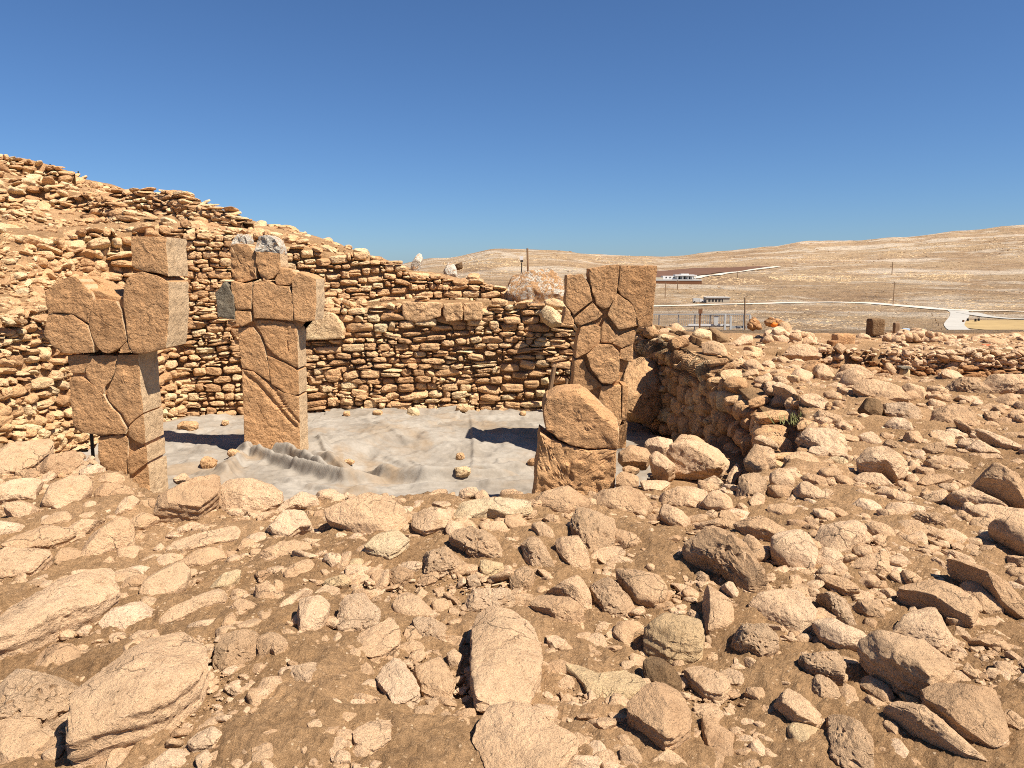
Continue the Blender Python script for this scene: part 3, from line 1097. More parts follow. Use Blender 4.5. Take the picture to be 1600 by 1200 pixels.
# ------------------------------------------------------------------ pillars pieced together from broken fragments
def slab_piece(pts, Y, depth, seed, gap=-0.003, edge=0.006, rough=0.012, level=1.0, chamfer=None, relief=(), slope=None, taper=0.0):
    """pts: outline in the photograph's pixels, stood on the upright plane at depth Y and carried back by depth metres"""
    rs = np.random.RandomState(seed)
    W = np.array([P(a, b, Y) for a, b in pts])
    x, z = W[:, 0], W[:, 2]
    area = 0.5 * np.sum(x * np.roll(z, -1) - np.roll(x, -1) * z)
    if area < 0:
        x, z = x[::-1], z[::-1]
    n = len(x)
    # resample the outline
    step = 0.035 / level
    px, pz, cr = [], [], []
    for i in range(n):
        j = (i + 1) % n
        L = math.hypot(x[j] - x[i], z[j] - z[i])
        k = max(1, int(L / step))
        for t in range(k):
            px.append(x[i] + (x[j] - x[i]) * t / k)
            pz.append(z[i] + (z[j] - z[i]) * t / k)
    px, pz = np.array(px), np.array(pz)
    m = len(px)
    tx_, tz_ = np.roll(px, -1) - np.roll(px, 1), np.roll(pz, -1) - np.roll(pz, 1)
    ln = np.hypot(tx_, tz_) + 1e-9
    nx_, nz_ = tz_ / ln, -tx_ / ln                      # outward
    jit = 0.009 * fbm(np.stack([px * 9 + seed, pz * 9, np.full(m, seed * 1.7)], 1), 4)
    px, pz = px + nx_ * (jit - gap), pz + nz_ * (jit - gap)
    cx, czz = px.mean(), pz.mean()
    rings = []                                          # (outline x, z, y)
    for q in (1.0, 0.75, 0.5, 0.25):
        ex = edge * 0.25 * (1 - q) * 0
        y = Y + edge + (depth - edge) * q
        s = 1 - taper * q
        rings.append((cx + (px - cx) * s, pz, np.full(m, y)))
    rings.append((px, pz, np.full(m, Y + edge)))
    rings.append((px - nx_ * edge * 0.35, pz - nz_ * edge * 0.35, np.full(m, Y + edge * 0.3)))
    rings.append((px - nx_ * edge, pz - nz_ * edge, np.full(m, Y)))
    rad = math.sqrt(abs(area) / math.pi)
    ks = max(4, int(rad / (step * 1.1)))
    ix, iz = px - nx_ * edge, pz - nz_ * edge
    for k in range(1, ks):
        f = 1 - k / ks
        rings.append((cx + (ix - cx) * f, czz + (iz - czz) * f, np.full(m, Y)))
    V = np.concatenate([np.stack([a, c, b], 1) for a, b, c in rings] + [np.array([[cx, Y, czz], [cx, Y + depth, czz]])])
    isfront = V[:, 1] < Y + edge + 1e-6
    if chamfer is not None:
        V[:, 1] += chamfer(V[:, 0], V[:, 2]) * np.clip(1 - (V[:, 1] - Y) / depth, 0, 1)
    nf = rough * (fbm(V * 3.0 + seed, 3) + 0.55 * ridged(V * 9 + seed, 3))
    V[:, 1] += nf * isfront
    sidej = rough * 0.6 * fbm(V * 6 + seed * 3, 4)
    V[:, 0] += sidej * (~isfront)
    for fx in relief:
        V[:, 1] += fx(V[:, 0], V[:, 2]) * isfront
    T = []
    R = len(rings)
    for r in range(R - 1):
        a = r * m + np.arange(m)
        b = r * m + (np.arange(m) + 1) % m
        c, d = a + m, b + m
        T += [np.stack([a, b, d], 1), np.stack([a, d, c], 1)]
    a = (R - 1) * m + np.arange(m)
    b = (R - 1) * m + (np.arange(m) + 1) % m
    T.append(np.stack([a, b, np.full(m, R * m)], 1))
    a, b = np.arange(m), (np.arange(m) + 1) % m
    T.append(np.stack([b, a, np.full(m, R * m + 1)], 1))
    return V, np.concatenate(T)


def pillar(name, label, cat, base, Y, depth, pieces, mat='pillar', side=True, **kw):
    root = empty(name, base, label, cat)
    for i, pc in enumerate(pieces):
        nm, pts = pc[0], pc[1]
        opt = dict(kw)
        ex = dict(pc[2]) if len(pc) > 2 else {}
        mt = ex.pop('mat', mat)
        lab = ex.pop('label', None)
        dy = ex.pop('dy', 0.0)
        dd = ex.pop('depth', depth)
        opt.update(ex)
        V, T = slab_piece(pts, Y + dy, dd, 40 + i * 3 + int(Y * 10), **opt)
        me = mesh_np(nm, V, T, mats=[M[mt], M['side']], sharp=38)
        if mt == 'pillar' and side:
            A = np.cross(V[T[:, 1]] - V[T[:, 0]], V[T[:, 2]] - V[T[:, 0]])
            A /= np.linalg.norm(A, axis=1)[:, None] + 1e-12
            me.polygons.foreach_set('material_index', (A[:, 0] > 0.72).astype(np.int32))  # right-hand, sunward faces take the stone with sunlight painted in
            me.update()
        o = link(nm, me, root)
        if lab:
            o['label'] = lab
    return root


def ground_pt(px, py, Y, z):
    p = P(px, py, Y)
    return (p[0], p[1], z)


SF, HF = 'shaft_fragment', 'head_fragment'
Y1 = 9.0
p1 = pillar('t_pillar', 'tall cracked T-shaped limestone pillar at left, pieced from many fragments, with thick head', 'pillar',
            ground_pt(215, 760, Y1 + 0.25, FLOOR_Z), Y1, 0.56, [
    (HF, [(204, 370), (230, 370), (259, 371), (262, 431), (245, 427), (225, 423), (212, 420), (206, 415), (205, 392)]),
    (HF, [(193, 450), (198, 436), (205, 429), (222, 425), (243, 431), (262, 441), (264, 490), (259, 543), (238, 549), (218, 553), (207, 552), (200, 537), (197, 505), (192, 475)]),
    (HF, [(70, 455), (88, 440), (108, 432), (118, 432), (130, 445), (141, 456), (146, 472), (138, 505), (112, 490), (76, 488), (72, 475)]),
    (HF, [(145, 470), (160, 468), (180, 471), (188, 485), (195, 517), (197, 532), (186, 543), (170, 552), (160, 550), (147, 537), (138, 507)]),
    (HF, [(117, 432), (140, 440), (182, 464), (181, 470), (160, 467), (147, 470), (140, 452)],
     dict(dy=0.05, depth=0.48, chamfer=lambda x, z: np.clip((z - 1.27) * 1.3, 0, 0.25))),
    (HF, [(76, 490), (112, 492), (137, 509), (146, 540), (145, 551), (100, 551), (80, 540), (68, 522), (72, 497)]),
    (HF, [(187, 545), (197, 535), (205, 551), (186, 552)]),
    (SF, [(104, 556), (120, 555), (137, 555), (135, 570), (130, 583), (113, 583), (108, 575)], dict(dy=0.06, depth=0.48)),
    (SF, [(138, 557), (160, 555), (182, 557), (179, 580), (172, 595), (163, 605), (161, 616), (147, 607), (136, 590), (133, 580)], dict(dy=0.06, depth=0.48)),
    (SF, [(184, 555), (215, 555), (219, 600), (223, 645), (210, 655), (200, 664), (188, 645), (170, 627), (165, 612), (173, 600), (180, 580)], dict(dy=0.06, depth=0.50)),
    (SF, [(108, 590), (125, 589), (136, 595), (160, 617), (168, 630), (185, 650), (197, 670), (195, 678), (170, 679), (152, 680), (125, 675), (115, 665), (110, 630)], dict(dy=0.05, depth=0.50)),
    (SF, [(200, 668), (212, 656), (224, 648), (227, 692), (222, 695), (214, 690), (200, 681)], dict(dy=0.06, depth=0.50)),
    (SF, [(153, 685), (170, 682), (190, 680), (199, 686), (198, 745), (180, 738), (163, 733), (153, 715)], dict(dy=0.07, depth=0.48)),
    (SF, [(199, 715), (217, 702), (228, 697), (230, 722), (213, 735), (205, 742), (199, 735)], dict(dy=0.06, depth=0.50)),
    (SF, [(200, 765), (207, 748), (220, 738), (231, 727), (236, 800), (236, 835), (201, 835)], dict(dy=0.06, depth=0.50)),
    (SF, [(163, 736), (180, 741), (199, 749), (200, 800), (200, 835), (168, 835)], dict(dy=0.07, depth=0.48)),
    ('inner_core', [(112, 560), (212, 560), (221, 645), (225, 690), (230, 735), (235, 830), (172, 830), (156, 735), (156, 682), (120, 668)], dict(dy=0.10, depth=0.42, mat='pillar')),
    ('inner_core', [(80, 462), (135, 450), (200, 470), (215, 440), (250, 440), (252, 540), (150, 546), (85, 535)], dict(dy=0.05, depth=0.46, mat='pillar')),
    ])

Y2 = 12.0


def groove(pts, wid, dep, Y):
    w = [(P(a, b, Y)[0], P(a, b, Y)[2]) for a, b in pts]
    return lambda x, z: dep * np.exp(-(polyline_dist(x, z, w)[0] / wid) ** 2)


arm = [groove([(381, 585), (400, 600), (425, 628), (448, 655), (462, 668)], 0.025, 0.035, Y2),
       groove([(398, 580), (425, 606), (447, 640), (465, 660)], 0.02, 0.03, Y2)]
hook = [groove([(408, 505), (428, 503), (444, 508), (449, 520), (446, 545)], 0.02, 0.022, Y2)]
p2 = pillar('t_pillar', 'T-shaped limestone pillar left of centre with diagonal carved arm lines and lichened stumps above', 'pillar',
            ground_pt(435, 715, Y2 + 0.25, FLOOR_Z), Y2, 0.55, [
    ('stump_fragment', [(360, 384), (370, 381), (384, 381), (398, 396), (400, 435), (380, 441), (366, 438), (360, 420)], dict(dy=0.05, depth=0.4, rough=0.03)),
    ('stump_fragment', [(399, 394), (416, 393), (436, 397), (438, 420), (427, 434), (416, 437), (407, 431), (400, 415)], dict(dy=0.03, depth=0.42, rough=0.03)),
    ('lichen_cap', [(361, 383), (363, 374), (369, 366), (379, 366), (385, 376), (384, 382)], dict(dy=0.06, depth=0.38, rough=0.05, mat='lichen', label='white lichen-covered top of the left stump')),
    ('lichen_cap', [(398, 393), (399, 380), (403, 370), (416, 367), (430, 374), (436, 386), (436, 396)], dict(dy=0.03, depth=0.4, rough=0.05, mat='lichen', label='white lichen-covered top of the right stump')),
    (HF, [(361, 439), (380, 443), (394, 441), (392, 483), (368, 484), (365, 465), (360, 450)]),
    (HF, [(367, 486), (391, 487), (392, 502), (377, 510), (369, 505)]),
    (HF, [(397, 441), (420, 440), (430, 446), (451, 448), (457, 465), (457, 501), (427, 498), (396, 497), (394, 465)]),
    (HF, [(430, 437), (438, 418), (455, 422), (463, 431), (452, 446), (432, 444)], dict(dy=0.05, depth=0.42)),
    (HF, [(456, 440), (465, 426), (475, 428), (493, 436), (494, 470), (492, 501), (472, 503), (460, 500), (457, 470)]),
    (SF, [(396, 501), (427, 501), (457, 506), (464, 515), (466, 575), (445, 565), (427, 553), (415, 538), (409, 520), (400, 511)], dict(dy=0.04, depth=0.48, relief=hook)),
    (SF, [(372, 512), (395, 512), (405, 525), (412, 541), (420, 580), (422, 597), (395, 579), (378, 575), (374, 540)], dict(dy=0.04, depth=0.48)),
    (SF, [(417, 556), (445, 568), (466, 580), (467, 616), (450, 616), (440, 610), (424, 600), (420, 573)], dict(dy=0.04, depth=0.48)),
    (SF, [(378, 578), (395, 581), (424, 602), (440, 613), (467, 620), (470, 735), (383, 735), (380, 640)], dict(dy=0.04, depth=0.48, relief=arm)),
    ('inner_core', [(368, 445), (455, 450), (485, 440), (485, 495), (455, 510), (462, 600), (462, 700), (386, 700), (378, 520), (370, 500)], dict(dy=0.09, depth=0.42, mat='pillar')),
    ('side_fragment', [(337, 458), (350, 440), (364, 462), (366, 499), (340, 496)], dict(dy=-0.03, depth=0.3, mat='grey', label='grey flat fragment on the left side of the head')),
    ])

Y3 = 12.4
p3 = pillar('t_pillar', 'T-shaped pillar at right centre, its head a jigsaw of brown cracked pieces', 'pillar',
            ground_pt(940, 700, Y3 + 0.25, FLOOR_Z), Y3, 0.52, [
    (HF, [(886, 430), (910, 429), (920, 445), (925, 470), (897, 492), (887, 480), (884, 475)]),
    (HF, [(921, 420), (945, 416), (967, 413), (967, 440), (962, 462), (952, 480), (942, 482), (932, 475), (926, 455), (922, 437)]),
    (HF, [(970, 415), (1000, 415), (1027, 415), (1021, 485), (1019, 510), (998, 511), (995, 490), (987, 472), (970, 460), (966, 452)]),
    (HF, [(964, 459), (986, 474), (994, 490), (997, 509), (967, 515), (950, 492), (952, 485), (959, 470)]),
    (HF, [(898, 497), (926, 473), (942, 491), (930, 500), (908, 508), (899, 505)]),
    (HF, [(884, 480), (897, 501), (897, 508), (880, 505)]),
    (SF, [(908, 511), (925, 506), (939, 511), (937, 535), (920, 550), (900, 559), (901, 540), (904, 525)], dict(dy=0.03)),
    (SF, [(940, 511), (945, 500), (955, 515), (965, 524), (967, 530), (955, 536), (939, 535)], dict(dy=0.03)),
    (SF, [(966, 526), (982, 519), (995, 514), (990, 536), (972, 544), (957, 537)], dict(dy=0.03)),
    (SF, [(970, 547), (989, 538), (989, 566), (968, 560)], dict(dy=0.03)),
    (SF, [(917, 555), (935, 538), (957, 540), (968, 552), (967, 592), (955, 600), (940, 598), (925, 578)], dict(dy=-0.02, rough=0.02)),
    (SF, [(898, 562), (912, 563), (917, 579), (935, 597), (941, 603), (917, 612), (895, 610)], dict(dy=0.04)),
    (SF, [(940, 604), (970, 603), (970, 640), (971, 657), (968, 665), (950, 640), (936, 625)], dict(dy=0.02)),
    (SF, [(973, 602), (982, 604), (979, 658), (972, 656)], dict(dy=0.02)),
    ('inner_core', [(892, 440), (1010, 425), (1008, 500), (985, 515), (982, 565), (965, 600), (972, 725), (900, 725), (902, 560), (912, 515), (895, 500)], dict(dy=0.10, depth=0.40, mat='pillar')),
    (SF, [(895, 612), (918, 614), (936, 627), (966, 668), (980, 661), (975, 735), (895, 735)], dict(dy=0.03)),
    ])

Y4 = 8.55
p4 = pillar('broken_pillar', 'short dark broken pillar in two pieces standing before the right T pillar', 'pillar',
            ground_pt(900, 770, Y4 + 0.3, FLOOR_Z), Y4, 0.5, [
    ('upper_fragment', [(849, 640), (855, 623), (872, 613), (912, 610), (922, 616), (942, 636), (967, 658), (967, 680), (965, 701), (920, 702), (890, 695), (874, 686), (854, 672)],
     dict(edge=0.012, rough=0.022, chamfer=lambda x, z: 1.1 * np.clip(z - (0.218 - 0.963 * (x - 0.885)) + 0.11, 0, 0.16)+ 0.3 * np.clip(z - 0.19, 0, 0.2))),
    ('lower_fragment', [(844, 676), (850, 681), (862, 688), (885, 697), (920, 705), (950, 703), (964, 704), (961, 762), (957, 838), (832, 838), (838, 740)],
     dict(edge=0.02, rough=0.035)),
    ])

# two squared blocks built into the back wall
for pts, lab, dy in (([(628, 472), (660, 472), (690, 474), (688, 494), (670, 500), (650, 504), (632, 499), (629, 492)], 'smooth squared block set in the top of the back wall', 15.98),
                     ([(478, 500), (506, 487), (520, 490), (531, 502), (536, 515), (535, 529), (505, 531), (478, 531)], 'large smooth block built into the back wall beside the carved pillar', 15.75),
                     ([(693, 475), (720, 473), (723, 486), (722, 500), (697, 503), (692, 490)], 'rough block right of the smooth squared block', 15.98),
                     ([(725, 474), (752, 473), (755, 488), (752, 500), (725, 501), (724, 486)], 'second rough block right of the smooth squared block', 16.0)):
    V, T = slab_piece(pts, dy - 0.06, 0.3, 77, edge=0.02, gap=0.0, rough=0.02 if dy > 15.9 else 0.01)
    o = link('squared_block', mesh_np('squared_block', V, T, mats=[M['wall']], sharp=38), wall_back)
    o['label'] = lab


# ------------------------------------------------------------------ the loose stones of the rubble field
# each: outline in the photograph (offset, then points in quarter pixels), shape settings, label, short name
ROCKS = []


def crop(ox, oy, text, q=0.25):
    for line in text.strip().split('\n'):
        f = [a.strip() for a in line.split('|')]
        n = list(map(float, f[0].replace(',', ' ').split()))
        pts = [(ox + q * n[i], oy + q * n[i + 1]) for i in range(0, len(n), 2)]
        opt = dict(kv.split('=') for kv in f[1].split()) if len(f) > 1 and f[1] else {}
        ROCKS.append(dict(pts=pts, opt=opt, label=f[2] if len(f) > 2 and f[2] else None, short=f[3] if len(f) > 3 else None))


crop(0, 640, '''
-60 240 130 215 290 215 310 245 270 310 190 380 100 415 -60 400|s=flat|broad pale flat slab on the rim at the left edge, below the sunlit wall|broad pale slab at the left edge
200 375 265 320 330 280 460 275 510 335 420 405 330 425 250 410||pale rounded rim stone between the broad left slab and the tall left pillar|pale rim stone left of the tall pillar
505 360 610 335 655 375 600 430 510 410
600 430 650 400 760 400 790 450 730 475 610 450
595 460 640 450 800 495 835 525 760 570 640 560 600 520
700 660 760 580 820 525 875 560 820 640 720 665
845 610 900 550 950 545 980 590 960 630 860 640
800 690 870 640 960 640 990 690 900 740 830 740
980 610 1000 530 1120 440 1340 415 1370 450 1355 580 1240 660 1120 720 1060 725 985 640|t=0.5 s=block|big sunlit angular boulder on the rim just right of the tall pillar's foot|big angular rim boulder
1085 430 1110 400 1160 395 1190 425 1160 450 1100 450
-40 500 90 440 200 400 260 430 200 545 210 580 60 575 -40 560
45 600 60 575 200 575 235 620 160 700 110 690
265 520 300 450 400 415 530 420 565 470 555 530 480 600 380 630 280 590|s=round|oval smooth pale stone on the left slope below the pale rim stones|oval smooth stone on the left slope
245 690 300 650 400 635 450 680 400 735 330 720 270 700
45 820 160 760 280 715 350 760 450 800 440 830 280 870 130 865|s=flat
500 860 530 790 620 700 720 675 810 720 825 790 815 870 700 870 640 890 580 945 530 950 500 920|t=0.5|hump-backed boulder with a dark hollow under its right end, left slope|hump-backed hollow boulder
390 760 470 690 660 675 600 720 520 790 440 800|e=.7
-40 910 80 850 130 880 280 885 295 950 180 1055 100 1050 -40 1010|s=flat
300 920 400 845 470 860 500 900 490 960 380 985 320 950
605 980 660 930 715 905 715 960 630 990
880 1140 900 1080 960 990 1050 950 1150 970 1185 1030 1150 1110 1080 1170 940 1180|s=round
750 1110 790 1060 900 1010 930 1020 880 1110 780 1125
1060 850 1110 800 1250 770 1480 750 1500 800 1480 855 1270 870 1130 875|s=flat e=.7|long low slab half sunk in dust below the big angular rim boulder|long low sunken slab
1130 920 1180 890 1290 870 1380 880 1420 930 1300 990 1230 1030 1180 990|e=.6
1260 1105 1330 1060 1460 1000 1505 1020 1490 1070 1430 1120 1330 1110|m=cream|slender bright cream stone slanting up to the right on the left slope|slender bright cream stone
1060 750 1120 720 1220 700 1290 720 1240 760 1120 765
1480 860 1520 810 1590 800 1580 860 1500 875
-30 700 60 680 150 720 160 760 60 770 -30 800
435 1010 500 995 560 1000 540 1050 450 1060
815 790 880 760 920 790 890 820 830 815
420 680 560 640 620 660 560 690 450 700|e=.7
280 1120 350 1060 420 1040 440 1080 330 1140|e=.6
520 590 560 560 600 580 590 630 530 625
960 870 1010 830 1040 850 1000 900
880 930 960 900 1060 900 1000 950 900 960|e=.7
''')
crop(0, 900, '''
-20 370 40 230 120 150 400 40 690 20 700 60 715 180 560 270 370 300 280 350 140 400 0 400|s=flat t=0.4|very large smooth slab slanting down to the left edge in the left foreground|very large smooth left slab
640 260 720 190 820 165 960 175 970 290 840 340 800 370 700 350|e=.6
510 690 640 600 800 500 1000 430 1170 395 1220 450 1280 530 1270 680 1200 790 1050 880 900 930 780 945 510 950 500 860|s=flat t=0.4|largest foreground slab, grey-tan with a broken dark lower edge, lower left|largest grey-tan foreground slab
-40 630 100 570 300 560 450 610 500 680 490 820 400 880 240 920 -40 870|m=pitted|rough layered boulder at the left edge beside the largest grey-tan slab|rough layered boulder
-40 880 60 865 180 880 235 930 240 1030 290 1090 240 1140 150 1190 -40 1190|e=.6 s=round|pale dusty boulder in the bottom left corner|pale bottom left boulder
1180 1020 1230 970 1330 960 1390 1020 1320 1080 1210 1070|s=flat|small flat pale stone lying clear above its shadow, below the largest slab|small clear flat stone
1215 1090 1250 1080 1300 1090 1335 1170 1290 1210 1240 1200
1335 470 1400 350 1600 370 1640 430 1600 510 1450 550 1350 570|m=pitted
640 1030 680 990 740 990 740 1040 690 1070
210 500 290 420 430 390 500 440 480 560 430 600 220 560|e=.7
-30 470 60 430 120 460 150 540 60 550 -30 540
500 580 550 540 620 540 640 570 560 600
360 350 400 325 470 350 450 385 380 380
1410 160 1500 140 1600 180 1650 210 1600 240 1500 260
980 230 1180 150 1350 70 1430 100 1400 170 1250 210 1100 260 980 260
760 470 800 400 880 365 920 400 900 450 800 490 770 520
930 370 975 340 1000 380 960 430 920 410
650 1140 740 1080 840 1045 800 1130 760 1230 650 1230|e=.6
880 1220 960 1120 1100 1050 1180 1100 1190 1220|e=.5
1390 300 1450 200 1490 260 1480 330 1420 340
1280 590 1310 545 1330 570 1300 610
''')
crop(400, 740, '''
430 210 480 165 600 135 720 120 850 170 930 240 950 320 900 360 800 380 640 375 600 340 450 270|s=round t=0.45|broad rounded boulder in the middle of the pit rim before the cloth folds|broad rounded rim boulder
-232 100 -192 30 -100 -10 0 20 100 20 160 140 148 220 0 252 -200 232|t=0.5|tall pale rim boulder in front of the cloth, right of the angular one|tall pale rim boulder
120 220 200 140 280 110 380 130 420 180 400 230 330 220 250 210 150 240
70 310 130 240 250 225 340 235 370 300 330 360 270 360 200 415 130 390|s=block|squarish boulder on the earth just below the rim, casting a shadow to its left|squarish boulder below the rim
675 470 760 400 850 340 900 370 960 440 880 500 830 530 760 510|m=cream s=flat|diamond-shaped bright cream stone below the broad rounded rim boulder|diamond-shaped cream stone
970 300 985 225 1100 215 1200 230 1225 290 1180 350 1060 380 1000 340|s=block|blocky pale rim stone right of the broad rounded rim boulder|blocky pale rim stone
1230 280 1260 190 1400 165 1600 160 1720 170 1730 210 1560 250 1450 240 1370 280 1280 300|m=cream s=flat|long bright flat rim stone left of the short dark broken pillar|long bright rim stone
1200 380 1240 330 1330 330 1440 380 1560 470 1580 540 1500 525 1350 510 1290 450|m=pitted|dark-sided long stone slanting down right, below the long bright rim stone|dark-sided slanting stone
1000 480 1060 450 1200 450 1310 500 1320 540 1230 600 1120 645 1060 610 1020 540|m=pitted|rough grey-flecked boulder in the middle of the field right of the diamond stone|rough grey-flecked boulder
1400 550 1450 525 1540 540 1555 590 1500 620 1430 645 1400 600|m=cream
1290 600 1320 560 1380 555 1390 610 1320 620
5 500 120 440 250 430 310 395 410 450 360 490 200 520 100 545|e=.7
170 620 230 570 370 515 405 550 380 620 270 650 190 660|e=.6
240 850 280 790 400 775 470 810 440 900 380 980 310 995 250 950|t=.55|five-sided grey boulder with a dark cleft on its left, left of centre|five-sided cleft boulder
500 930 530 800 600 750 680 750 730 830 780 880 760 940 640 980 520 980|s=round m=pitted|smooth dusty boulder with one small hole, left of centre|smooth dusty boulder with a hole
850 820 890 750 940 730 1030 790 1100 870 1100 910 960 910 870 870|s=round|smooth egg-shaped stone slanting down right, behind a knobbly one|smooth egg-shaped stone
945 950 990 905 1080 910 1190 940 1210 1000 1180 1050 1120 1065 1030 1030 970 980|m=pitted|knobbly pitted stone over a deep shadow, left of the flat pale slab|knobbly pitted stone
610 1090 650 1000 800 950 840 920 860 930 905 1010 890 1070 780 1130 720 1150 640 1120|s=flat|flat stone with a pointed upper corner raised over a black shadow|pointed flat stone over shadow
1260 790 1300 750 1450 720 1600 730 1680 760 1690 800 1600 840 1480 850 1350 855 1280 830|m=pitted|long rough boulder just above the flat pale slab|long rough boulder above the slab
410 680 450 640 520 615 600 680 540 705 470 710|m=cream
420 460 470 430 560 420 630 460 560 480 480 490|e=.7
560 560 610 520 680 540 690 590 600 590|m=cream
640 655 680 630 700 670 650 680
790 610 870 580 990 600 980 650 900 700 850 740 830 660|m=pitted e=.6
475 1030 520 985 550 1000 550 1060 500 1070
130 950 180 940 260 1010 240 1060 180 1040
480 390 520 365 570 380 560 405 490 405
410 510 460 480 540 510 560 560 470 580
20 240 100 235 110 250 60 290 0 310
0 380 50 370 80 410 40 430
80 740 120 660 180 690 160 740
100 900 230 740 320 690 360 700 280 790 180 880|e=.6
-20 700 60 660 130 740 100 830 -10 790|e=.7
390 600 430 590 470 620 430 640
1180 790 1210 780 1230 820 1190 840
1310 640 1380 630 1410 690 1330 695|m=pitted
1190 930 1270 890 1310 930 1240 970
1550 410 1600 390 1640 420 1590 460
''')
# the square pale slab in the centre of the foreground
crop(0, 0, '''
735 985 742 960 780 957 805 960 835 980 847 1010 843 1050 820 1090 790 1102 748 1097 738 1060|s=flat t=0.5|flat pale squarish slab lying in the middle of the foreground|flat pale slab in the middle
1155 935 1180 925 1215 918 1250 925 1272 950 1268 975 1240 988 1215 980 1180 965|e=.8|large dusty rock with a shaded left end, right of the upright oval stone|large dusty rock
1145 815 1180 808 1225 812 1245 835 1215 848 1165 840
1205 845 1215 828 1240 822 1262 832 1277 860 1270 885 1245 890 1220 880 1207 868|s=round t=.55|egg-shaped boulder leaning back among the right-hand boulders|leaning egg-shaped boulder
1276 870 1285 852 1310 850 1317 868 1295 888 1278 884
1270 850 1285 815 1320 805 1350 820 1345 850 1320 870 1300 885 1280 860|e=.7|bulky pale dusty boulder in the middle of the right-hand slope|bulky pale dusty boulder
1162 712 1185 693 1205 698 1212 720 1195 733 1170 728|t=.55
1150 775 1155 745 1185 738 1200 755 1195 772 1170 785|m=pitted|dark-pored round boulder by the gap at the right end of the rim|dark-pored boulder
1095 748 1115 743 1130 752 1120 760 1100 758
''', 1.0)
crop(400, 900, '''
745 620 820 560 890 505 940 560 960 630 1020 720 1010 745 920 790 850 800 820 740 780 680|t=.55 s=block|pentagonal upright-looking stone, left one of a pair left of the flat slab|left stone of the pair by the slab
975 540 1050 500 1170 475 1200 540 1240 660 1210 730 1160 770 1060 740 1010 650|t=.5 s=block|squarish rough stone with deep shadow on its left, nearest the flat slab|right stone of the pair by the slab
605 990 640 960 780 920 880 900 890 920 840 970 840 1050 740 1110 690 1110 620 1060|s=flat e=.7|pale flat arrow-shaped stone in the bottom middle foreground|pale arrow-shaped stone
875 1040 900 960 930 945 1000 990 1025 1010 960 1050 900 1060
1370 1000 1440 870 1600 830 1700 850 1790 900 1820 970 2000 1060 1990 1110 1860 1250 1450 1250 1400 1120 1360 1070|s=flat e=.7 t=.35|big smooth sunken boulder at the bottom edge below the flat slab|big sunken bottom boulder
600 590 650 540 740 555 745 600 690 640 620 620
640 700 680 650 740 650 770 690 700 720 650 755
550 800 570 770 680 785 680 830 570 840
380 840 430 810 460 820 460 860 400 860
-20 1030 60 975 130 955 145 995 50 1035
-20 1060 60 1045 140 1090 155 1140 80 1170 -20 1170
210 640 240 560 320 520 400 570 420 620 350 690 250 710|m=pitted e=.7
470 680 500 620 550 595 590 630 560 690 490 710
1190 490 1240 460 1300 510 1270 570 1220 585
905 830 930 770 1000 770 980 850 920 850
980 860 1000 800 1120 820 1100 870 1020 905
1090 870 1120 880 1150 940 1130 990 1110 930
1160 1000 1200 970 1230 980 1230 1025 1180 1030
375 1060 430 1042 470 1055 430 1075
315 900 400 895 425 940 380 1000 350 1040
485 1140 530 1065 590 1100 590 1160 500 1165
820 1150 850 1125 905 1130 880 1190 830 1190
450 990 480 920 520 930 510 1000 460 1010
890 440 980 400 1080 440 1100 460 960 500 880 490|e=.6
-20 780 10 690 90 610 160 640 165 690 60 760|e=.6
670 1210 740 1150 790 1170 750 1210
590 1215 600 1155 640 1165 650 1215
1250 960 1270 890 1300 890 1305 930 1270 980
1320 930 1340 895 1375 905 1370 940
0 380 60 340 130 360 180 400 215 470 190 540 150 530 90 470 30 500|m=pitted|knobbly holed limestone like a tangle, left of centre|knobbly holed stone
-10 230 100 190 110 260 30 310
0 30 60 70 120 150 110 180 0 190
800 520 830 490 860 510 830 535
510 1050 560 1020 600 1025 550 1055
1200 1100 1240 1070 1250 1110 1210 1140
670 750 700 740 740 780 700 790
980 1140 1040 1120 1090 1140 1040 1170
1120 860 1150 815 1165 850 1130 870
''')
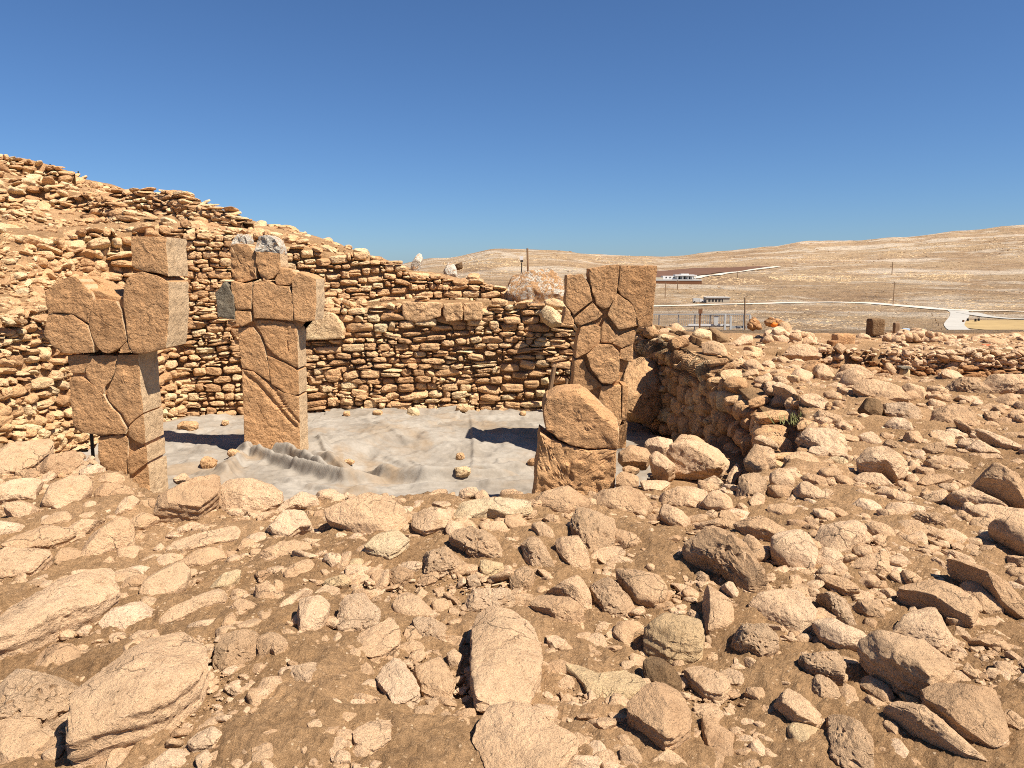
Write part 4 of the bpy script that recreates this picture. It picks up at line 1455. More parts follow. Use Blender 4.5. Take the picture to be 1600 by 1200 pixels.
crop(800, 740, '''
130 190 180 130 300 90 420 65 490 100 510 140 470 210 330 270 200 230|s=round t=.45|smooth rounded rim boulder at the foot of the short dark broken pillar|rim boulder at the dark pillar's foot
480 200 510 120 620 100 720 75 810 110 880 210 850 250 700 250 600 230|s=round t=.45|smooth dome-shaped rim boulder right of the short dark broken pillar|dome-shaped rim boulder
360 300 400 230 560 200 620 220 640 290 650 400 610 500 540 525 470 480 420 400 370 340|m=pitted t=.5|tall pitted boulder with a dark round hole, below the dome-shaped rim boulder|pitted boulder with a dark hole
640 330 720 350 850 400 820 450 740 470 640 490|e=.6
270 420 330 380 390 385 430 430 490 540 490 575 410 605 320 530 280 480|s=block t=.55|leaning brick-shaped stone with a strong shadow on its left, left of the pitted boulder|leaning brick-shaped stone
50 430 90 390 150 400 210 460 270 570 240 620 150 580 80 520|m=pitted
120 340 150 280 210 300 265 390 270 430 200 420 150 370|t=.6
170 250 240 235 290 270 320 335 270 340 210 290
200 710 260 650 370 615 430 660 490 770 505 850 470 860 400 800 300 740|t=.55|upper half of a split stone right of centre|upper half of the split stone
110 825 180 730 260 735 380 790 450 870 440 920 400 980 320 930 180 860|t=.5|lower half of a split stone right of centre|lower half of the split stone
475 680 520 645 600 650 690 720 790 800 780 850 660 880 580 860 510 760|m=pitted t=.5|rough stone slanting down right between the split stone and a smooth oval one|rough slanting stone
635 610 700 580 840 600 930 650 975 720 950 790 880 815 780 800 700 700|s=round t=.5|smooth grey-topped oval boulder right of centre|smooth grey-topped oval boulder
830 940 870 880 980 850 1090 860 1170 920 1195 1000 1180 1080 1120 1130 1000 1130 870 1090 830 1060|m=cream t=.75 s=block k=.85|bright yellowish round boulder with a chipped front and black shadow, right of centre|bright yellowish boulder
1180 800 1200 720 1240 690 1320 710 1370 790 1390 890 1350 960 1230 1000 1195 900|t=.55 s=round k=.7|upright smooth oval stone right of the bright yellowish boulder|upright smooth oval stone
1070 430 1110 370 1200 340 1330 340 1400 390 1480 490 1590 690 1560 720 1460 730 1330 600 1200 520 1080 480|m=pitted t=.5|large ridge-shaped boulder sloping down to the right, right of the bare earth|large ridge-shaped boulder
915 220 960 190 1030 210 1120 290 1080 330 1010 330 930 270
1165 170 1200 120 1290 105 1370 150 1385 210 1330 245 1220 230|s=round t=.6 k=.8|potato-shaped smooth boulder on the rim near the shaded right wall|potato-shaped boulder
870 190 960 100 1100 60 1210 90 1220 130 1150 220 1100 240 1020 210 900 200|e=.6
620 990 660 930 800 930 830 950 760 1000 740 1080 680 1060
520 1000 540 920 600 920 610 970 560 1000
-20 600 60 570 150 620 155 660 90 720 -10 720|m=pitted
1280 680 1350 660 1440 740 1430 770 1380 780
1360 1040 1410 940 1480 895 1560 950 1640 1000 1660 1060 1560 1130 1430 1110|m=pitted t=.55 k=.7|brown spongy porous boulder right of the upright smooth oval stone|brown spongy boulder
560 560 640 520 790 515 760 560 680 580|e=.7
1170 260 1240 220 1310 260 1290 285 1200 280
1130 640 1150 600 1210 620 1255 680 1200 690|m=pitted
-10 400 50 380 40 440 0 470
1410 420 1480 370 1560 450 1570 500 1500 500 1440 450
1120 330 1200 290 1330 290 1440 310 1560 340 1480 380 1330 345 1200 345|e=.6
640 270 700 260 770 275 720 295
1380 190 1450 190 1500 230 1440 250
1480 180 1540 80 1580 120 1570 220 1520 250
520 590 555 590 560 640 510 640
1010 700 1080 690 1120 730 1060 740
''')
crop(800, 900, '''
725 860 800 770 940 685 1020 685 1070 740 1115 820 1100 930 1020 1020 960 1040 850 980 740 910|t=.5 s=block k=.75|pear-shaped smooth grey boulder over a curved shadow, bottom right of centre|pear-shaped grey boulder
815 560 860 510 930 530 1010 590 1060 650 1060 720 960 680 890 700 840 650|m=brown
1075 620 1130 550 1240 580 1350 640 1355 690 1310 740 1210 745 1120 680|s=flat
960 530 1070 520 1080 570 1020 580
1180 930 1200 850 1270 840 1390 890 1400 1000 1410 1130 1360 1180 1260 1190 1200 1050|e=.6|dusty half-buried boulder right of the pear-shaped grey boulder|dusty half-buried boulder
300 590 420 590 540 640 600 610 700 580 800 620 830 680 760 760 640 810 500 780 420 680|e=.3 s=flat m=cream|pale flat rock sheet nearly buried in the earth above the pear-shaped boulder|pale buried rock sheet
340 1170 350 1110 480 1090 540 1120 540 1220 340 1220
670 1100 740 1050 800 1100 835 1140 820 1190 690 1180|t=.6
850 1120 950 1070 1050 1120 1100 1180 1000 1220 850 1220|e=.5
1450 730 1490 700 1550 690 1595 750 1570 800 1500 760
500 1000 560 950 635 960 600 1000 540 1030|e=.5
640 1020 690 980 760 1040 700 1070
1510 930 1560 905 1610 950 1570 970
1420 520 1480 500 1600 590 1590 615 1500 590|e=.7
1060 215 1120 205 1180 240 1190 280 1120 260
170 740 210 710 270 760 230 775
290 710 330 750 310 770
''')
crop(1200, 560, '''
0 250 30 220 90 220 200 270 220 300 120 310 10 290|s=block t=.6|reddish-fronted slab on top of the shaded right wall's near end|reddish-fronted slab
50 330 80 310 250 310 280 340 200 380 100 375|s=block t=.6
-20 460 20 330 130 400 210 480 140 530 60 515 0 500|s=block t=.5|angular sunlit slab standing at the edge of the shaded right wall|angular slab by the right wall
200 500 240 460 400 450 480 500 485 590 400 610 260 550|s=flat t=.5|big flat-topped pale slab on the right slope below the tuft of dry weeds|big flat-topped slab
280 345 320 320 440 350 490 385 460 420 340 395|s=block
345 220 400 195 460 230 455 270 370 255|s=round
200 250 260 220 330 240 390 310 330 320 230 285|s=flat
410 120 450 80 560 50 650 90 640 120 560 150 440 150|s=block t=.6|large overhanging slab left of the second trench|large overhanging slab
280 60 340 25 390 70 420 110 380 150 320 140|t=.65|squat upright boulder left of the large overhanging slab|squat upright boulder
540 190 560 150 680 140 820 180 870 240 740 265 600 240|s=flat|wide low slab with a dark front, below the second trench|wide low dark-fronted slab
840 190 870 160 960 165 1000 210 970 265 890 250|s=block t=.6
565 300 600 255 680 240 715 300 700 370 600 375|m=brown t=.65|dark brown pyramid-shaped stone among pale boulders on the right|dark brown pyramid stone
705 310 780 255 890 255 950 310 950 370 880 390 760 370|m=pitted t=.6|pale pitted boulder right of the dark brown pyramid stone|pale pitted boulder
720 410 740 370 840 370 910 420 880 450 800 455
960 370 1030 300 1220 290 1290 330 1335 420 1200 430 1070 420 970 400|t=.5|broad smooth pale boulder with rounded top on bare earth at right|broad smooth pale boulder
850 490 870 450 940 455 1005 525 900 530 855 520|t=.6
570 650 620 590 700 570 840 575 860 650 850 700 800 740 730 690 640 720 580 690|t=.65 s=block k=.8|big block with a deeply shaded front face in the middle of the right slope|big shaded-front block
540 760 600 720 730 720 790 760 790 800 700 810 580 800|e=.8
10 740 60 690 130 690 165 750 150 810 90 830 20 800|s=round t=.65 k=.8|nearly round smooth boulder on the right slope|nearly round boulder
160 820 190 760 260 790 410 880 280 890 180 870|t=.6 s=block
190 750 250 725 360 730 385 780 330 800 240 775
1255 680 1290 650 1400 670 1560 770 1680 830 1680 920 1600 910 1470 860 1300 790 1260 750|t=.5 k=.8|long thick slab running out of the right edge, upper of two|upper long slab at the right edge
1090 830 1130 785 1280 785 1400 840 1500 910 1490 930 1260 940 1160 910|t=.5 k=.7|fish-shaped smooth boulder below the upper long slab at the right|fish-shaped boulder
1250 970 1380 930 1600 930 1680 980 1600 1010 1450 1040 1300 1000|s=flat
1400 1090 1460 1010 1580 970 1700 1010 1700 1190 1600 1210 1500 1160|s=round t=.65 k=.8|dark-sided round boulder cut off by the right edge, casting a broad shadow|dark-sided right edge boulder
880 990 920 950 1060 960 1150 1060 1020 1050 900 1020|m=pitted
880 1070 920 1040 1100 1065 1155 1100 1140 1130 1000 1120
925 790 1000 740 1100 720 1150 740 1080 780 1000 815|s=flat
1030 650 1080 600 1230 610 1270 660 1190 700 1080 690|e=.7
960 590 1020 520 1100 520 1090 580 1000 610|m=pitted
1300 460 1400 460 1560 540 1550 560 1460 550|s=flat k=.9
1245 545 1330 505 1420 540 1440 580 1330 600 1260 580
500 920 560 890 650 880 740 930 700 990 600 970|e=.7
580 1050 650 1020 770 1050 800 1110 780 1150 650 1100|e=.8
350 640 420 610 500 620 480 665 400 670|m=cream
0 920 80 895 190 920 170 980 60 1000 0 980
1120 170 1180 125 1300 125 1380 180 1330 235 1230 220 1150 215|m=pitted t=.6|speckled lichened boulder at the near lip of the second trench|speckled lichened boulder
1350 200 1400 120 1600 95 1700 130 1680 200 1600 210 1470 235 1340 240|t=.6|big brown boulder at the right edge by the second trench|big brown right edge boulder
1150 240 1200 220 1280 250 1260 280
1060 230 1090 210 1150 225 1140 250
1290 320 1370 280 1440 290 1450 320 1350 330
1380 400 1450 365 1540 370 1560 400 1450 425|e=.6
1480 480 1520 450 1640 445 1640 515 1500 510|e=.6
960 910 990 890 1040 910 1030 930
1060 930 1100 905 1150 950 1090 960
900 880 930 860 980 875 960 890
480 380 560 385 600 420 520 430
560 480 640 455 710 510 680 550 600 545|e=.7
690 540 760 505 840 540 850 590 780 570|m=pitted e=.7
1190 270 1230 255 1240 280 1200 285
100 640 220 570 380 640 320 670 140 690|e=.4
320 950 420 930 560 990 480 1010|e=.6
1340 620 1420 590 1480 620 1400 640
1500 640 1540 620 1600 640 1640 680 1520 670
''')
crop(1200, 860, '''
300 190 420 155 540 190 565 240 480 250 350 220|s=flat k=.8|thin flat stone raised on its edge over a dark slot, right foreground|thin raised flat stone
300 300 370 250 450 260 490 330 560 460 500 475 420 400 370 330|m=pitted
545 350 610 290 690 310 725 380 725 460 640 430 570 390|t=.6 s=block|tooth-shaped angular stone right of the pitted ridge, right foreground|tooth-shaped stone
280 480 330 420 400 430 480 475 570 475 630 550 580 590 440 605 340 570|s=round t=.6 k=.8|kidney-shaped smooth boulder above the big tilted block|kidney-shaped boulder
820 300 900 260 1060 200 1180 230 1290 310 1260 460 1160 420 1050 340 900 320|s=flat|wide pale flat-topped boulder with a jagged right end, right foreground|wide flat-topped jagged boulder
700 540 850 450 990 330 1060 350 1170 490 1150 560 1060 580 780 570|t=.5|dark-flanked triangular boulder behind the big tilted block|dark-flanked triangular boulder
575 610 640 570 800 580 960 550 1100 650 1150 730 1120 850 1070 885 850 820 680 750 620 680|s=block t=.7 k=.95|big tilted block with an overhanging shaded front face, right foreground|big tilted block
990 960 1060 850 1180 780 1370 850 1430 970 1470 1110 1400 1190 1200 1130 1020 1030|s=block t=.5|huge pale boulder at the lower right, under the big tilted block|huge pale lower right boulder
200 710 260 620 330 585 430 610 475 700 470 780 360 790 260 770|m=pitted t=.6 k=.7
440 630 520 630 570 720 590 790 480 800|e=.7
235 820 330 780 440 820 450 900 360 930 260 880|m=pitted t=.6
440 900 480 840 540 860 560 950 480 960
550 840 600 790 700 810 790 880 740 930 640 890|t=.55
575 920 640 905 750 950 730 1000 640 975
810 880 880 880 960 930 990 990 900 980 840 930|m=cream|bright cream wedge under the big tilted block|bright cream wedge
720 1010 790 960 900 960 1080 1060 1230 1140 1330 1230 1200 1240 1050 1170 900 1110 780 1040|t=.5|long pointed slab running down to the bottom right corner|long pointed corner slab
20 940 60 880 180 910 320 1000 300 1070 180 1075 90 1020|s=block t=.55 k=.75|smooth cylinder-like stone slanting down right, bottom right foreground|smooth cylinder-like stone
110 1120 180 1080 320 1080 330 1210 250 1250 150 1220|m=cream
340 1090 380 1000 470 970 580 1020 630 1140 650 1300 600 1420 380 1300|t=.55 m=pitted|tall grey speckled boulder at the bottom edge, right of the cylinder-like stone|tall grey speckled boulder
700 1060 740 1030 830 1120 800 1180 720 1110
1130 90 1180 80 1330 110 1500 220 1640 320 1630 360 1450 310 1350 210 1210 150|t=.5 k=.8|long dark-edged wedge stone slanting to the right edge, upper one|long dark-edged wedge
1200 210 1240 180 1350 220 1460 340 1450 370 1350 385 1260 300|t=.5|rough stone tucked below the long dark-edged wedge|rough stone below the wedge
1010 60 1040 45 1130 100 1090 130
1080 20 1150 0 1250 30 1320 100 1250 100
1160 490 1200 470 1290 540 1240 570 1180 540|t=.6
1340 420 1400 405 1465 460 1400 465|s=flat
1130 610 1200 590 1250 640 1200 660
1190 710 1240 690 1310 760 1320 810 1230 770
520 130 580 60 700 0 790 0 795 110 700 160 600 150|e=.7|pale dusty boulder rising above the thin raised flat stone|pale dusty rising boulder
690 260 740 220 820 265 770 300
130 170 170 125 215 180 190 240 140 220
350 130 450 60 500 110 440 150
120 500 170 485 215 530 180 555
1450 1000 1520 1010 1640 1080 1640 1150 1500 1100|t=.5
1380 750 1430 700 1450 750 1400 830 1360 800
1500 190 1550 200 1640 250 1590 270 1520 240
560 1090 640 1060 700 1130 690 1200 640 1210|e=.6
730 1180 800 1160 880 1200 860 1330 800 1320 760 1250
1480 640 1520 625 1610 680 1580 700 1510 670
0 800 50 790 60 850 20 900 -20 880
''')
crop(1130, 580, '''
500 200 560 130 660 130 640 200 580 260 530 240
620 200 700 130 860 240 960 390 940 400 760 270|s=flat t=.5
960 380 1060 280 1180 290 1260 360 1500 470 1300 480 1020 430|e=.8
150 310 270 190 370 300 380 400 240 440 170 380|t=.6 k=.8
370 850 480 790 690 900 680 950 550 930|e=.8
260 1050 350 950 480 910 600 1020 600 1180 480 1260 280 1160|t=.6
1290 190 1400 140 1530 150 1490 200 1380 230
''', 0.125)
crop(960, 340, '''
330 690 350 650 420 670 450 700 400 720
380 760 420 730 500 740 540 790 450 800|t=.6
530 700 600 690 700 730 740 800 650 790|t=.6 m=brown|brown boulder on top of the far end of the shaded right wall|brown boulder on the right wall
740 790 800 735 860 740 860 780 780 810|s=flat
540 780 620 760 700 810 720 870 650 870 560 850|t=.6 k=.8
270 700 330 690 400 720 390 760 300 750|t=.6
1060 860 1100 810 1200 795 1280 830 1290 860 1180 880|s=flat k=1.0|reddish slab propped on a smaller one above a dark hollow|reddish propped slab
1160 890 1210 870 1290 880 1280 910 1180 915|k=.8
1240 940 1300 905 1370 960 1340 1010 1270 990|t=.6
720 1020 770 985 840 1010 820 1060 740 1060|t=.6
760 1110 820 1060 870 1120 850 1180 790 1180|t=.6
640 1080 700 1050 760 1080 740 1130 670 1110|t=.6
1380 990 1430 930 1520 920 1600 950 1590 1000 1480 1040 1400 1030|s=block
930 1030 990 1010 1030 1050 960 1080
780 900 860 880 960 960 900 1000 800 950|e=.6
1360 800 1400 780 1450 810 1420 850
''')
# stones on the bench beside the broken pillar
crop(800, 560, '''
665 560 720 540 840 560 870 620 840 670 700 665 660 620|k=.9 t=.65|stout stone beside the right flank of the short dark broken pillar|stout stone beside the dark pillar
855 600 880 590 1010 650 1020 710 970 750 880 700|k=.9 t=.65 s=block|tilted loaf-shaped stone between the stout stone and the big bench slab|tilted loaf-shaped stone
825 520 850 495 1000 490 1005 540 950 620 870 585|k=.9 t=.6|pale block behind the tilted loaf-shaped stone|pale block on the bench
985 540 1060 480 1215 500 1215 530 1100 560 1000 565|s=flat k=.9
965 610 990 560 1210 520 1330 530 1360 590 1310 700 1260 720 1020 720|t=.75 s=block k=.9|big flat-topped slab on the bench below the shaded right wall|big bench slab
650 730 700 700 790 740 790 800 700 810 650 790
800 770 960 765 990 780 930 830 830 830|s=flat
690 690 740 665 800 690 760 725 700 720
1200 750 1230 730 1285 735 1270 765 1220 770
1330 800 1370 700 1430 630 1450 680 1390 780 1360 840|t=.6
''')

ORD = np.argsort([-((max(a for a, b in r['pts']) - min(a for a, b in r['pts'])) * (max(b for a, b in r['pts']) - min(b for a, b in r['pts']))) for r in ROCKS])


def outline_radius(pts, c, th):
    out = np.zeros(len(th))
    n = len(pts)
    d = np.stack([np.cos(th), np.sin(th)], 1)
    for i in range(n):
        a, b = pts[i] - c, pts[(i + 1) % n] - c
        e = b - a
        den = d[:, 0] * e[1] - d[:, 1] * e[0]
        den = np.where(np.abs(den) < 1e-9, 1e-9, den)
        t = (a[0] * e[1] - a[1] * e[0]) / den
        u = (a[0] * d[:, 1] - a[1] * d[:, 0]) / den
        ok = (u >= -1e-6) & (u <= 1 + 1e-6) & (t > 0)
        out = np.where(ok, np.maximum(out, t), out)
    return out


def solid_rock(r, idx, Hfun, Yfix=None):
    pts = np.array(r['pts'], float)
    opt = r['opt']
    rs = np.random.RandomState(5000 + idx)
    x0, y0 = pts.min(0)
    x1, y1 = pts.max(0)
    # centroid of the outline
    xs, ys = pts[:, 0], pts[:, 1]
    cr = xs * np.roll(ys, -1) - np.roll(xs, -1) * ys
    A = cr.sum() / 2
    c = np.array([((xs + np.roll(xs, -1)) * cr).sum(), ((ys + np.roll(ys, -1)) * cr).sum()]) / (6 * A)
    th = np.linspace(0, 2 * math.pi, 121)[:-1]
    Rp = outline_radius(pts, c, th)
    bad = Rp <= 0
    Rp[bad] = np.median(Rp[~bad])
    if opt.get('s') == 'round':
        Rp = 0.25 * np.roll(Rp, 1) + 0.5 * Rp + 0.25 * np.roll(Rp, -1)
    d = ray(*c)
    wpx, hpx = x1 - x0, y1 - y0
    style = opt.get('s', '')
    tk = float(opt.get('t', 0.5 if style != 'flat' else 0.34))
    kemb = float(opt.get('k', 0.5))
    if 'e' in opt:
        kemb = 0.1 + 0.5 * (float(opt['e']) - 0.3)
    size = max(wpx, hpx)
    level = 5 if size > 62 else (4 if size > 18 else 3)
    D, T = ico(level)
    Y0 = Yfix if Yfix is not None else r['Y0']
    dep = math.degrees(math.atan(-d[2]))
    phi = math.radians(max(12.0, 62 - 1.9 * dep) if style != 'flat' else max(6.0, 48 - 1.6 * dep))
    e2 = np.array([0, -d[2], 1.0])
    e2 /= np.linalg.norm(e2)                            # image-up in space
    t = np.array([0, math.cos(phi), math.sin(phi)])
    nrm = np.array([0, -math.sin(phi), math.cos(phi)])
    te, ne = t @ e2, nrm @ e2
    m = {'flat': 6.0, 'block': 5.0, 'round': 2.4}.get(style, 3.6)
    ang = np.arctan2(-D[:, 1], D[:, 0])                 # image rows grow downwards
    R = np.interp(ang % (2 * math.pi), np.append(th, 2 * math.pi), np.append(Rp, Rp[0]))
    rho = np.sqrt(np.clip(1 - D[:, 2] ** 2, 0, 1))
    w = np.abs(D[:, 2])
    k = (rho ** m + w ** m) ** (1 / m)
    rr, hh = rho / k, np.sign(D[:, 2]) * w / k
    a = np.cos(ang) * R * rr
    b = -np.sin(ang) * R * rr
    hb = hpx / 2
    tpx = tk * min(wpx, hpx / max(te, 0.35)) * rs.uniform(0.9, 1.1)
    tpx = min(tpx, 0.92 * hb / max(ne, 0.2))
    raised = 'k' in opt
    up, dn = (0.62, 0.95) if raised else (0.45, 1.0)
    sc = math.sqrt(max(0.3, 1 - (tpx * up * ne / hb) ** 2))
    b = b * sc / te
    V = np.stack([a, b, np.where(hh > 0, hh * up, hh * dn) * tpx], 1)     # units: pixels
    S = max(wpx, hpx) / 2
    U = V / S
    off = rs.uniform(0, 80, 3)
    # broken faces: plane cuts
    nc = {'round': 4, 'flat': 4, 'block': 9}.get(style, 11)
    for _ in range(nc):
        q = rs.normal(size=3)
        q[2] = abs(q[2]) * 1.3 + (2.6 if style == 'flat' else 0.45)
        q /= np.linalg.norm(q)
        pr = U @ q
        cc = pr.max() * rs.uniform(0.6, 0.92)
        U = U - q * (np.maximum(pr - cc, 0) * 0.9)[:, None]
    rg = {'round': 0.5}.get(style, 1.0) * (1.5 if opt.get('m') == 'pitted' else 1.0)
    N = U / (np.linalg.norm(U, axis=1)[:, None] + 1e-6)
    sF = np.array([1, 1, 1.4])
    U = U + N * (0.034 * rg * fbm(U * 1.8 * sF + off, 3))[:, None]
    U = U + N * (0.02 * rg * ridged(U * 4.0 * sF + off, 3))[:, None] - N * 0.01 * rg
    if level >= 4:
        U = U + N * (0.020 * rg * fbm(U * 11 * sF + off, 3))[:, None]
        if opt.get('m') == 'pitted':
            pn = perlin(U * 7 + off)
            U = U - N * (np.maximum(pn - 0.18, 0) * 0.22)[:, None]
    # strata: shallow ledges round the sides
    if style in ('flat', 'block'):
        U[:, :2] *= (1 + 0.025 * np.sin(U[:, 2:3] * 26 + off[0] + 2 * np.sin(U[:, 0:1] * 3)))
    V = U * S

    def place(Y):
        px = Y * math.sqrt(1) / F * (CP - d[2] * SP) if False else None
        ctr = np.array([d[0] * Y, Y, CZ + d[2] * Y])
        depth = Y * CP - d[2] * Y * SP
        mpp = depth / F
        W = V[:, 0:1] * np.array([1.0, 0, 0]) + V[:, 1:2] * t + V[:, 2:3] * nrm
        # keep the long axis across the view ray
        yawc = math.atan(d[0])
        cy, sy = math.cos(-yawc), math.sin(-yawc)
        X = W[:, 0] * cy - W[:, 1] * sy
        Yv = W[:, 0] * sy + W[:, 1] * cy
        W = np.stack([X, Yv, W[:, 2]], 1) * mpp
        return ctr, W

    if Yfix is None:
        lo, hi = Y0 * 0.8, Y0 * 1.15
        for _ in range(9):
            mid = (lo + hi) / 2
            ctr, W = place(mid)
            gz = float(Hfun(ctr[0], ctr[1], False)[0])
            if ctr[2] - gz > kemb * -W[:, 2].min():
                lo = mid
            else:
                hi = mid
        Y = (lo + hi) / 2
    else:
        Y = Yfix
    ctr, W = place(Y)
    return ctr, W, T, size


def near_ground(X, Y, rough=True):
    """ground for stones on the rim: carries on a little way over the edge of the pit"""
    return H(X, Y, rough, 7.2)


def bench_ground(X, Y, rough=True):
    X = np.atleast_1d(np.asarray(X, float))
    return np.full(X.shape, BENCH_Z)


NB = 10          # the last ten outlines lie on the bench
COVER = []
LAND = []        # landmarks for wording: (short name, px, py)
PENDING = []
group_field = 'loose stones of the rubble field'
for sel, fn in ((range(len(ROCKS) - NB), near_ground), (range(len(ROCKS) - NB, len(ROCKS)), bench_ground)):
    cc = []
    for i in sel:
        q = np.array(ROCKS[i]['pts'])
        cc.append(((q[:, 0].min() + q[:, 0].max()) / 2, q[:, 1].min() + 0.75 * (q[:, 1].max() - q[:, 1].min())))
    cc = np.array(cc)
    hh_ = hit(cc[:, 0], cc[:, 1], fn)
    for i, h in zip(sel, hh_):
        ROCKS[i]['Y0'] = h[1] if np.isfinite(h[1]) else 6.0
for idx, r in enumerate(ROCKS):
    bench = idx >= len(ROCKS) - NB
    ctr, W, T, size = solid_rock(r, idx, bench_ground if bench else near_ground)
    mt = r['opt'].get('m', 'rock')
    big = size > 60
    nm = 'boulder' if big else 'loose_stone'
    o = link(nm, mesh_np(nm, W, T, mats=[M[mt]], sharp=36 if size > 18 else 48))
    o.location = ctr
    p = np.array(r['pts'])
    c = p.mean(0)
    COVER.append((c[0], c[1], (p[:, 0].max() - p[:, 0].min()) / 2, (p[:, 1].max() - p[:, 1].min()) / 2))
    tag(o, r['label'], 'boulder' if big else 'stone', group_field)
    if r['label']:
        LAND.append((r['short'], c[0], c[1], size))
    else:
        asp = (p[:, 0].max() - p[:, 0].min()) / (p[:, 1].max() - p[:, 1].min())
        q = p - c
        tilt = np.sum(q[:, 0] * q[:, 1])
        PENDING.append((o, c, size, asp, tilt, mt))
# the big brown boulder in the shade behind the right T pillar
rb = dict(pts=[(972, 600), (982, 566), (1000, 560), (1022, 566), (1036, 592), (1034, 630), (1018, 650), (980, 645)], opt=dict(t='.7', m='brown'))
ctr, W, T, size = solid_rock(rb, 991, near_ground, Yfix=13.9)
o = link('boulder', mesh_np('boulder', W, T, mats=[M['wall']], sharp=36))
o.location = ctr
tag(o, 'large rounded boulder half in shade behind the right edge of the right T pillar', 'boulder', 'boulders built into the pit walls')
# the lichened block behind the back wall and the leaning stones on the wall top
for pts, Yf, lab, mt, st in (
        ([(793, 470), (797, 435), (806, 422), (835, 420), (860, 424), (880, 440), (884, 470), (860, 478), (810, 478)], 16.9, 'big slanted block with white lichen, behind the back wall beside the right T pillar', 'lichen_part', 'block'),
        ([(641, 414), (652, 399), (658, 395), (661, 402), (655, 416), (646, 420)], 18.2, 'small leaning standing stone with a pale top on the terrace skyline', 'lichen', 'block'),
        ([(692, 420), (700, 409), (710, 412), (716, 430), (700, 432)], 18.0, 'whitish stump of rock on the skyline right of the leaning standing stone', 'lichen', ''),
        ([(838, 480), (850, 476), (864, 482), (876, 492), (878, 505), (862, 508), (848, 498)], 15.75, 'thick rounded slab leaning on the end of the back wall beside the right T pillar', 'wall', 'round'),
        ([(850, 468), (864, 466), (884, 473), (885, 481), (868, 482), (852, 477)], 15.9, 'long stone lying on the end of the back wall by the right T pillar', 'wall', 'round'),
        ([(711, 411), (722, 410), (723, 417), (712, 418)], 18.6, 'small brown block on the skyline beside the whitish stump', 'brown', 'block')):
    ctr, W, T, size = solid_rock(dict(pts=pts, opt=dict(t='.6', s=st, m=mt)), int(Yf * 10), near_ground, Yfix=Yf)
    if Yf > 16.5:
        W[:, 2] = np.where(W[:, 2] < 0, W[:, 2] * 1.5, W[:, 2])
    o = link('loose_block', mesh_np('loose_block', W, T, mats=[M[mt]], sharp=36))
    o.location = ctr
    tag(o, lab, 'stone')

LAND += [('tall left T pillar', 215, 600, 200), ('carved T pillar', 430, 600, 200), ('right T pillar', 950, 540, 200), ('short dark broken pillar', 905, 700, 130)]


# wording for the stones that have no words of their own yet
def words(o, c, size, asp, tilt, mt, seen):
    sz = 'very small' if size < 14 else 'small' if size < 24 else 'medium' if size < 42 else 'large'
    shp = 'long flat' if asp > 2.3 else 'elongated' if asp > 1.6 else 'upright' if asp < 0.75 else 'blocky'
    tone = {'rock': 'tan', 'pitted': 'pitted', 'cream': 'cream', 'brown': 'brown', 'lichen': 'speckled'}[mt]
    near = sorted(LAND, key=lambda l: math.hypot(l[1] - c[0], (l[2] - c[1]) * 1.3) - l[3] * 0.3)

    def rel(l):
        dx, dy = c[0] - l[1], (c[1] - l[2]) * 1.3
        if abs(dx) > 2.2 * abs(dy):
            return 'right of' if dx > 0 else 'left of'
        if abs(dy) > 2.2 * abs(dx):
            return 'in front of' if dy > 0 else 'behind'
        return ('in front and ' if dy > 0 else 'behind and ') + ('right of' if dx > 0 else 'left of')
    opts = []
    for l in near[:3]:
        opts.append(f'{sz} {tone} {shp} stone {rel(l)} the {l[0]}')
    for i in range(4):
        for j in range(i + 1, 5):
            opts.append(f'{sz} {tone} {shp} stone between the {near[i][0]} and the {near[j][0]}')
    for l in near[:4]:
        far = 'close' if math.hypot(l[1] - c[0], l[2] - c[1]) < 70 else 'some way'
        opts.append(f'{sz} {tone} {shp} stone {far} {rel(l)} the {l[0]}')
    for t in opts:
        if t not in seen and 4 <= len(t.split()) <= 16:
            return t
    for k in ('dusty', 'chipped', 'half-sunk', 'rough', 'weathered'):
        for t in opts:
            t2 = k + ' ' + t
            if t2 not in seen and len(t2.split()) <= 16:
                return t2
    return opts[0]


SEEN = set()


def finish_words():
    for (o, c, size, asp, tilt, mt) in PENDING:
        t = words(o, c, size, asp, tilt, mt, SEEN)
        SEEN.add(t)
        o['label'] = t


# smaller single stones strewn between them (shared shapes), then the uncountable rest
n_ind = len(ROCKS)
want = max(0, 292 - n_ind)
rs = np.random.RandomState(77)
SHARED = []
for k in range(16):
    V, T = stone_shape(700 + k, 4, 2.9, 8, 0.13)
    SHARED.append(mesh_np('loose_stone', V, T, mats=[M['rock']], sharp=40))


def covered(x, y, pad=0.9):
    for (cx, cy, a, b) in COVER:
        if ((x - cx) / (a * pad + 1)) ** 2 + ((y - cy) / (b * pad + 1)) ** 2 < 1:
            return True
    return False


tries = 0
while want > 0 and tries < 6000:
    tries += 1
    x, y = rs.uniform(10, 1590), rs.uniform(700, 1190)
    if covered(x, y, 1.05):
        continue
    if y < 800 and x < 1180:
        continue
    s = rs.uniform(13, 24)
    if covered(x, y, 1.0):
        continue
    h3 = hit([x], [y], near_ground)[0]
    if not np.isfinite(h3[0]) or h3[1] > 9:
        continue
    mpp = h3[1] * 1.02 / F
    o = bpy.data.objects.new('loose_stone', SHARED[rs.randint(16)])
    COL.objects.link(o)
    r = s / 2 * mpp
    sz = (r * rs.uniform(.8, 1.2), r * rs.uniform(.7, 1.1), r * rs.uniform(.35, .65))
    o.scale = sz
    o.rotation_euler = (rs.normal() * .25, rs.normal() * .25, rs.uniform(0, 6.28))
    o.location = (h3[0], h3[1], h3[2] + sz[2] * 0.25)
    tag(o, None, 'stone', group_field)
    PENDING.append((o, np.array([x, y]), s, sz[0] / sz[1] * 1.2, 0, 'rock'))
    COVER.append((x, y, s / 2, s / 2))
    want -= 1
finish_words()


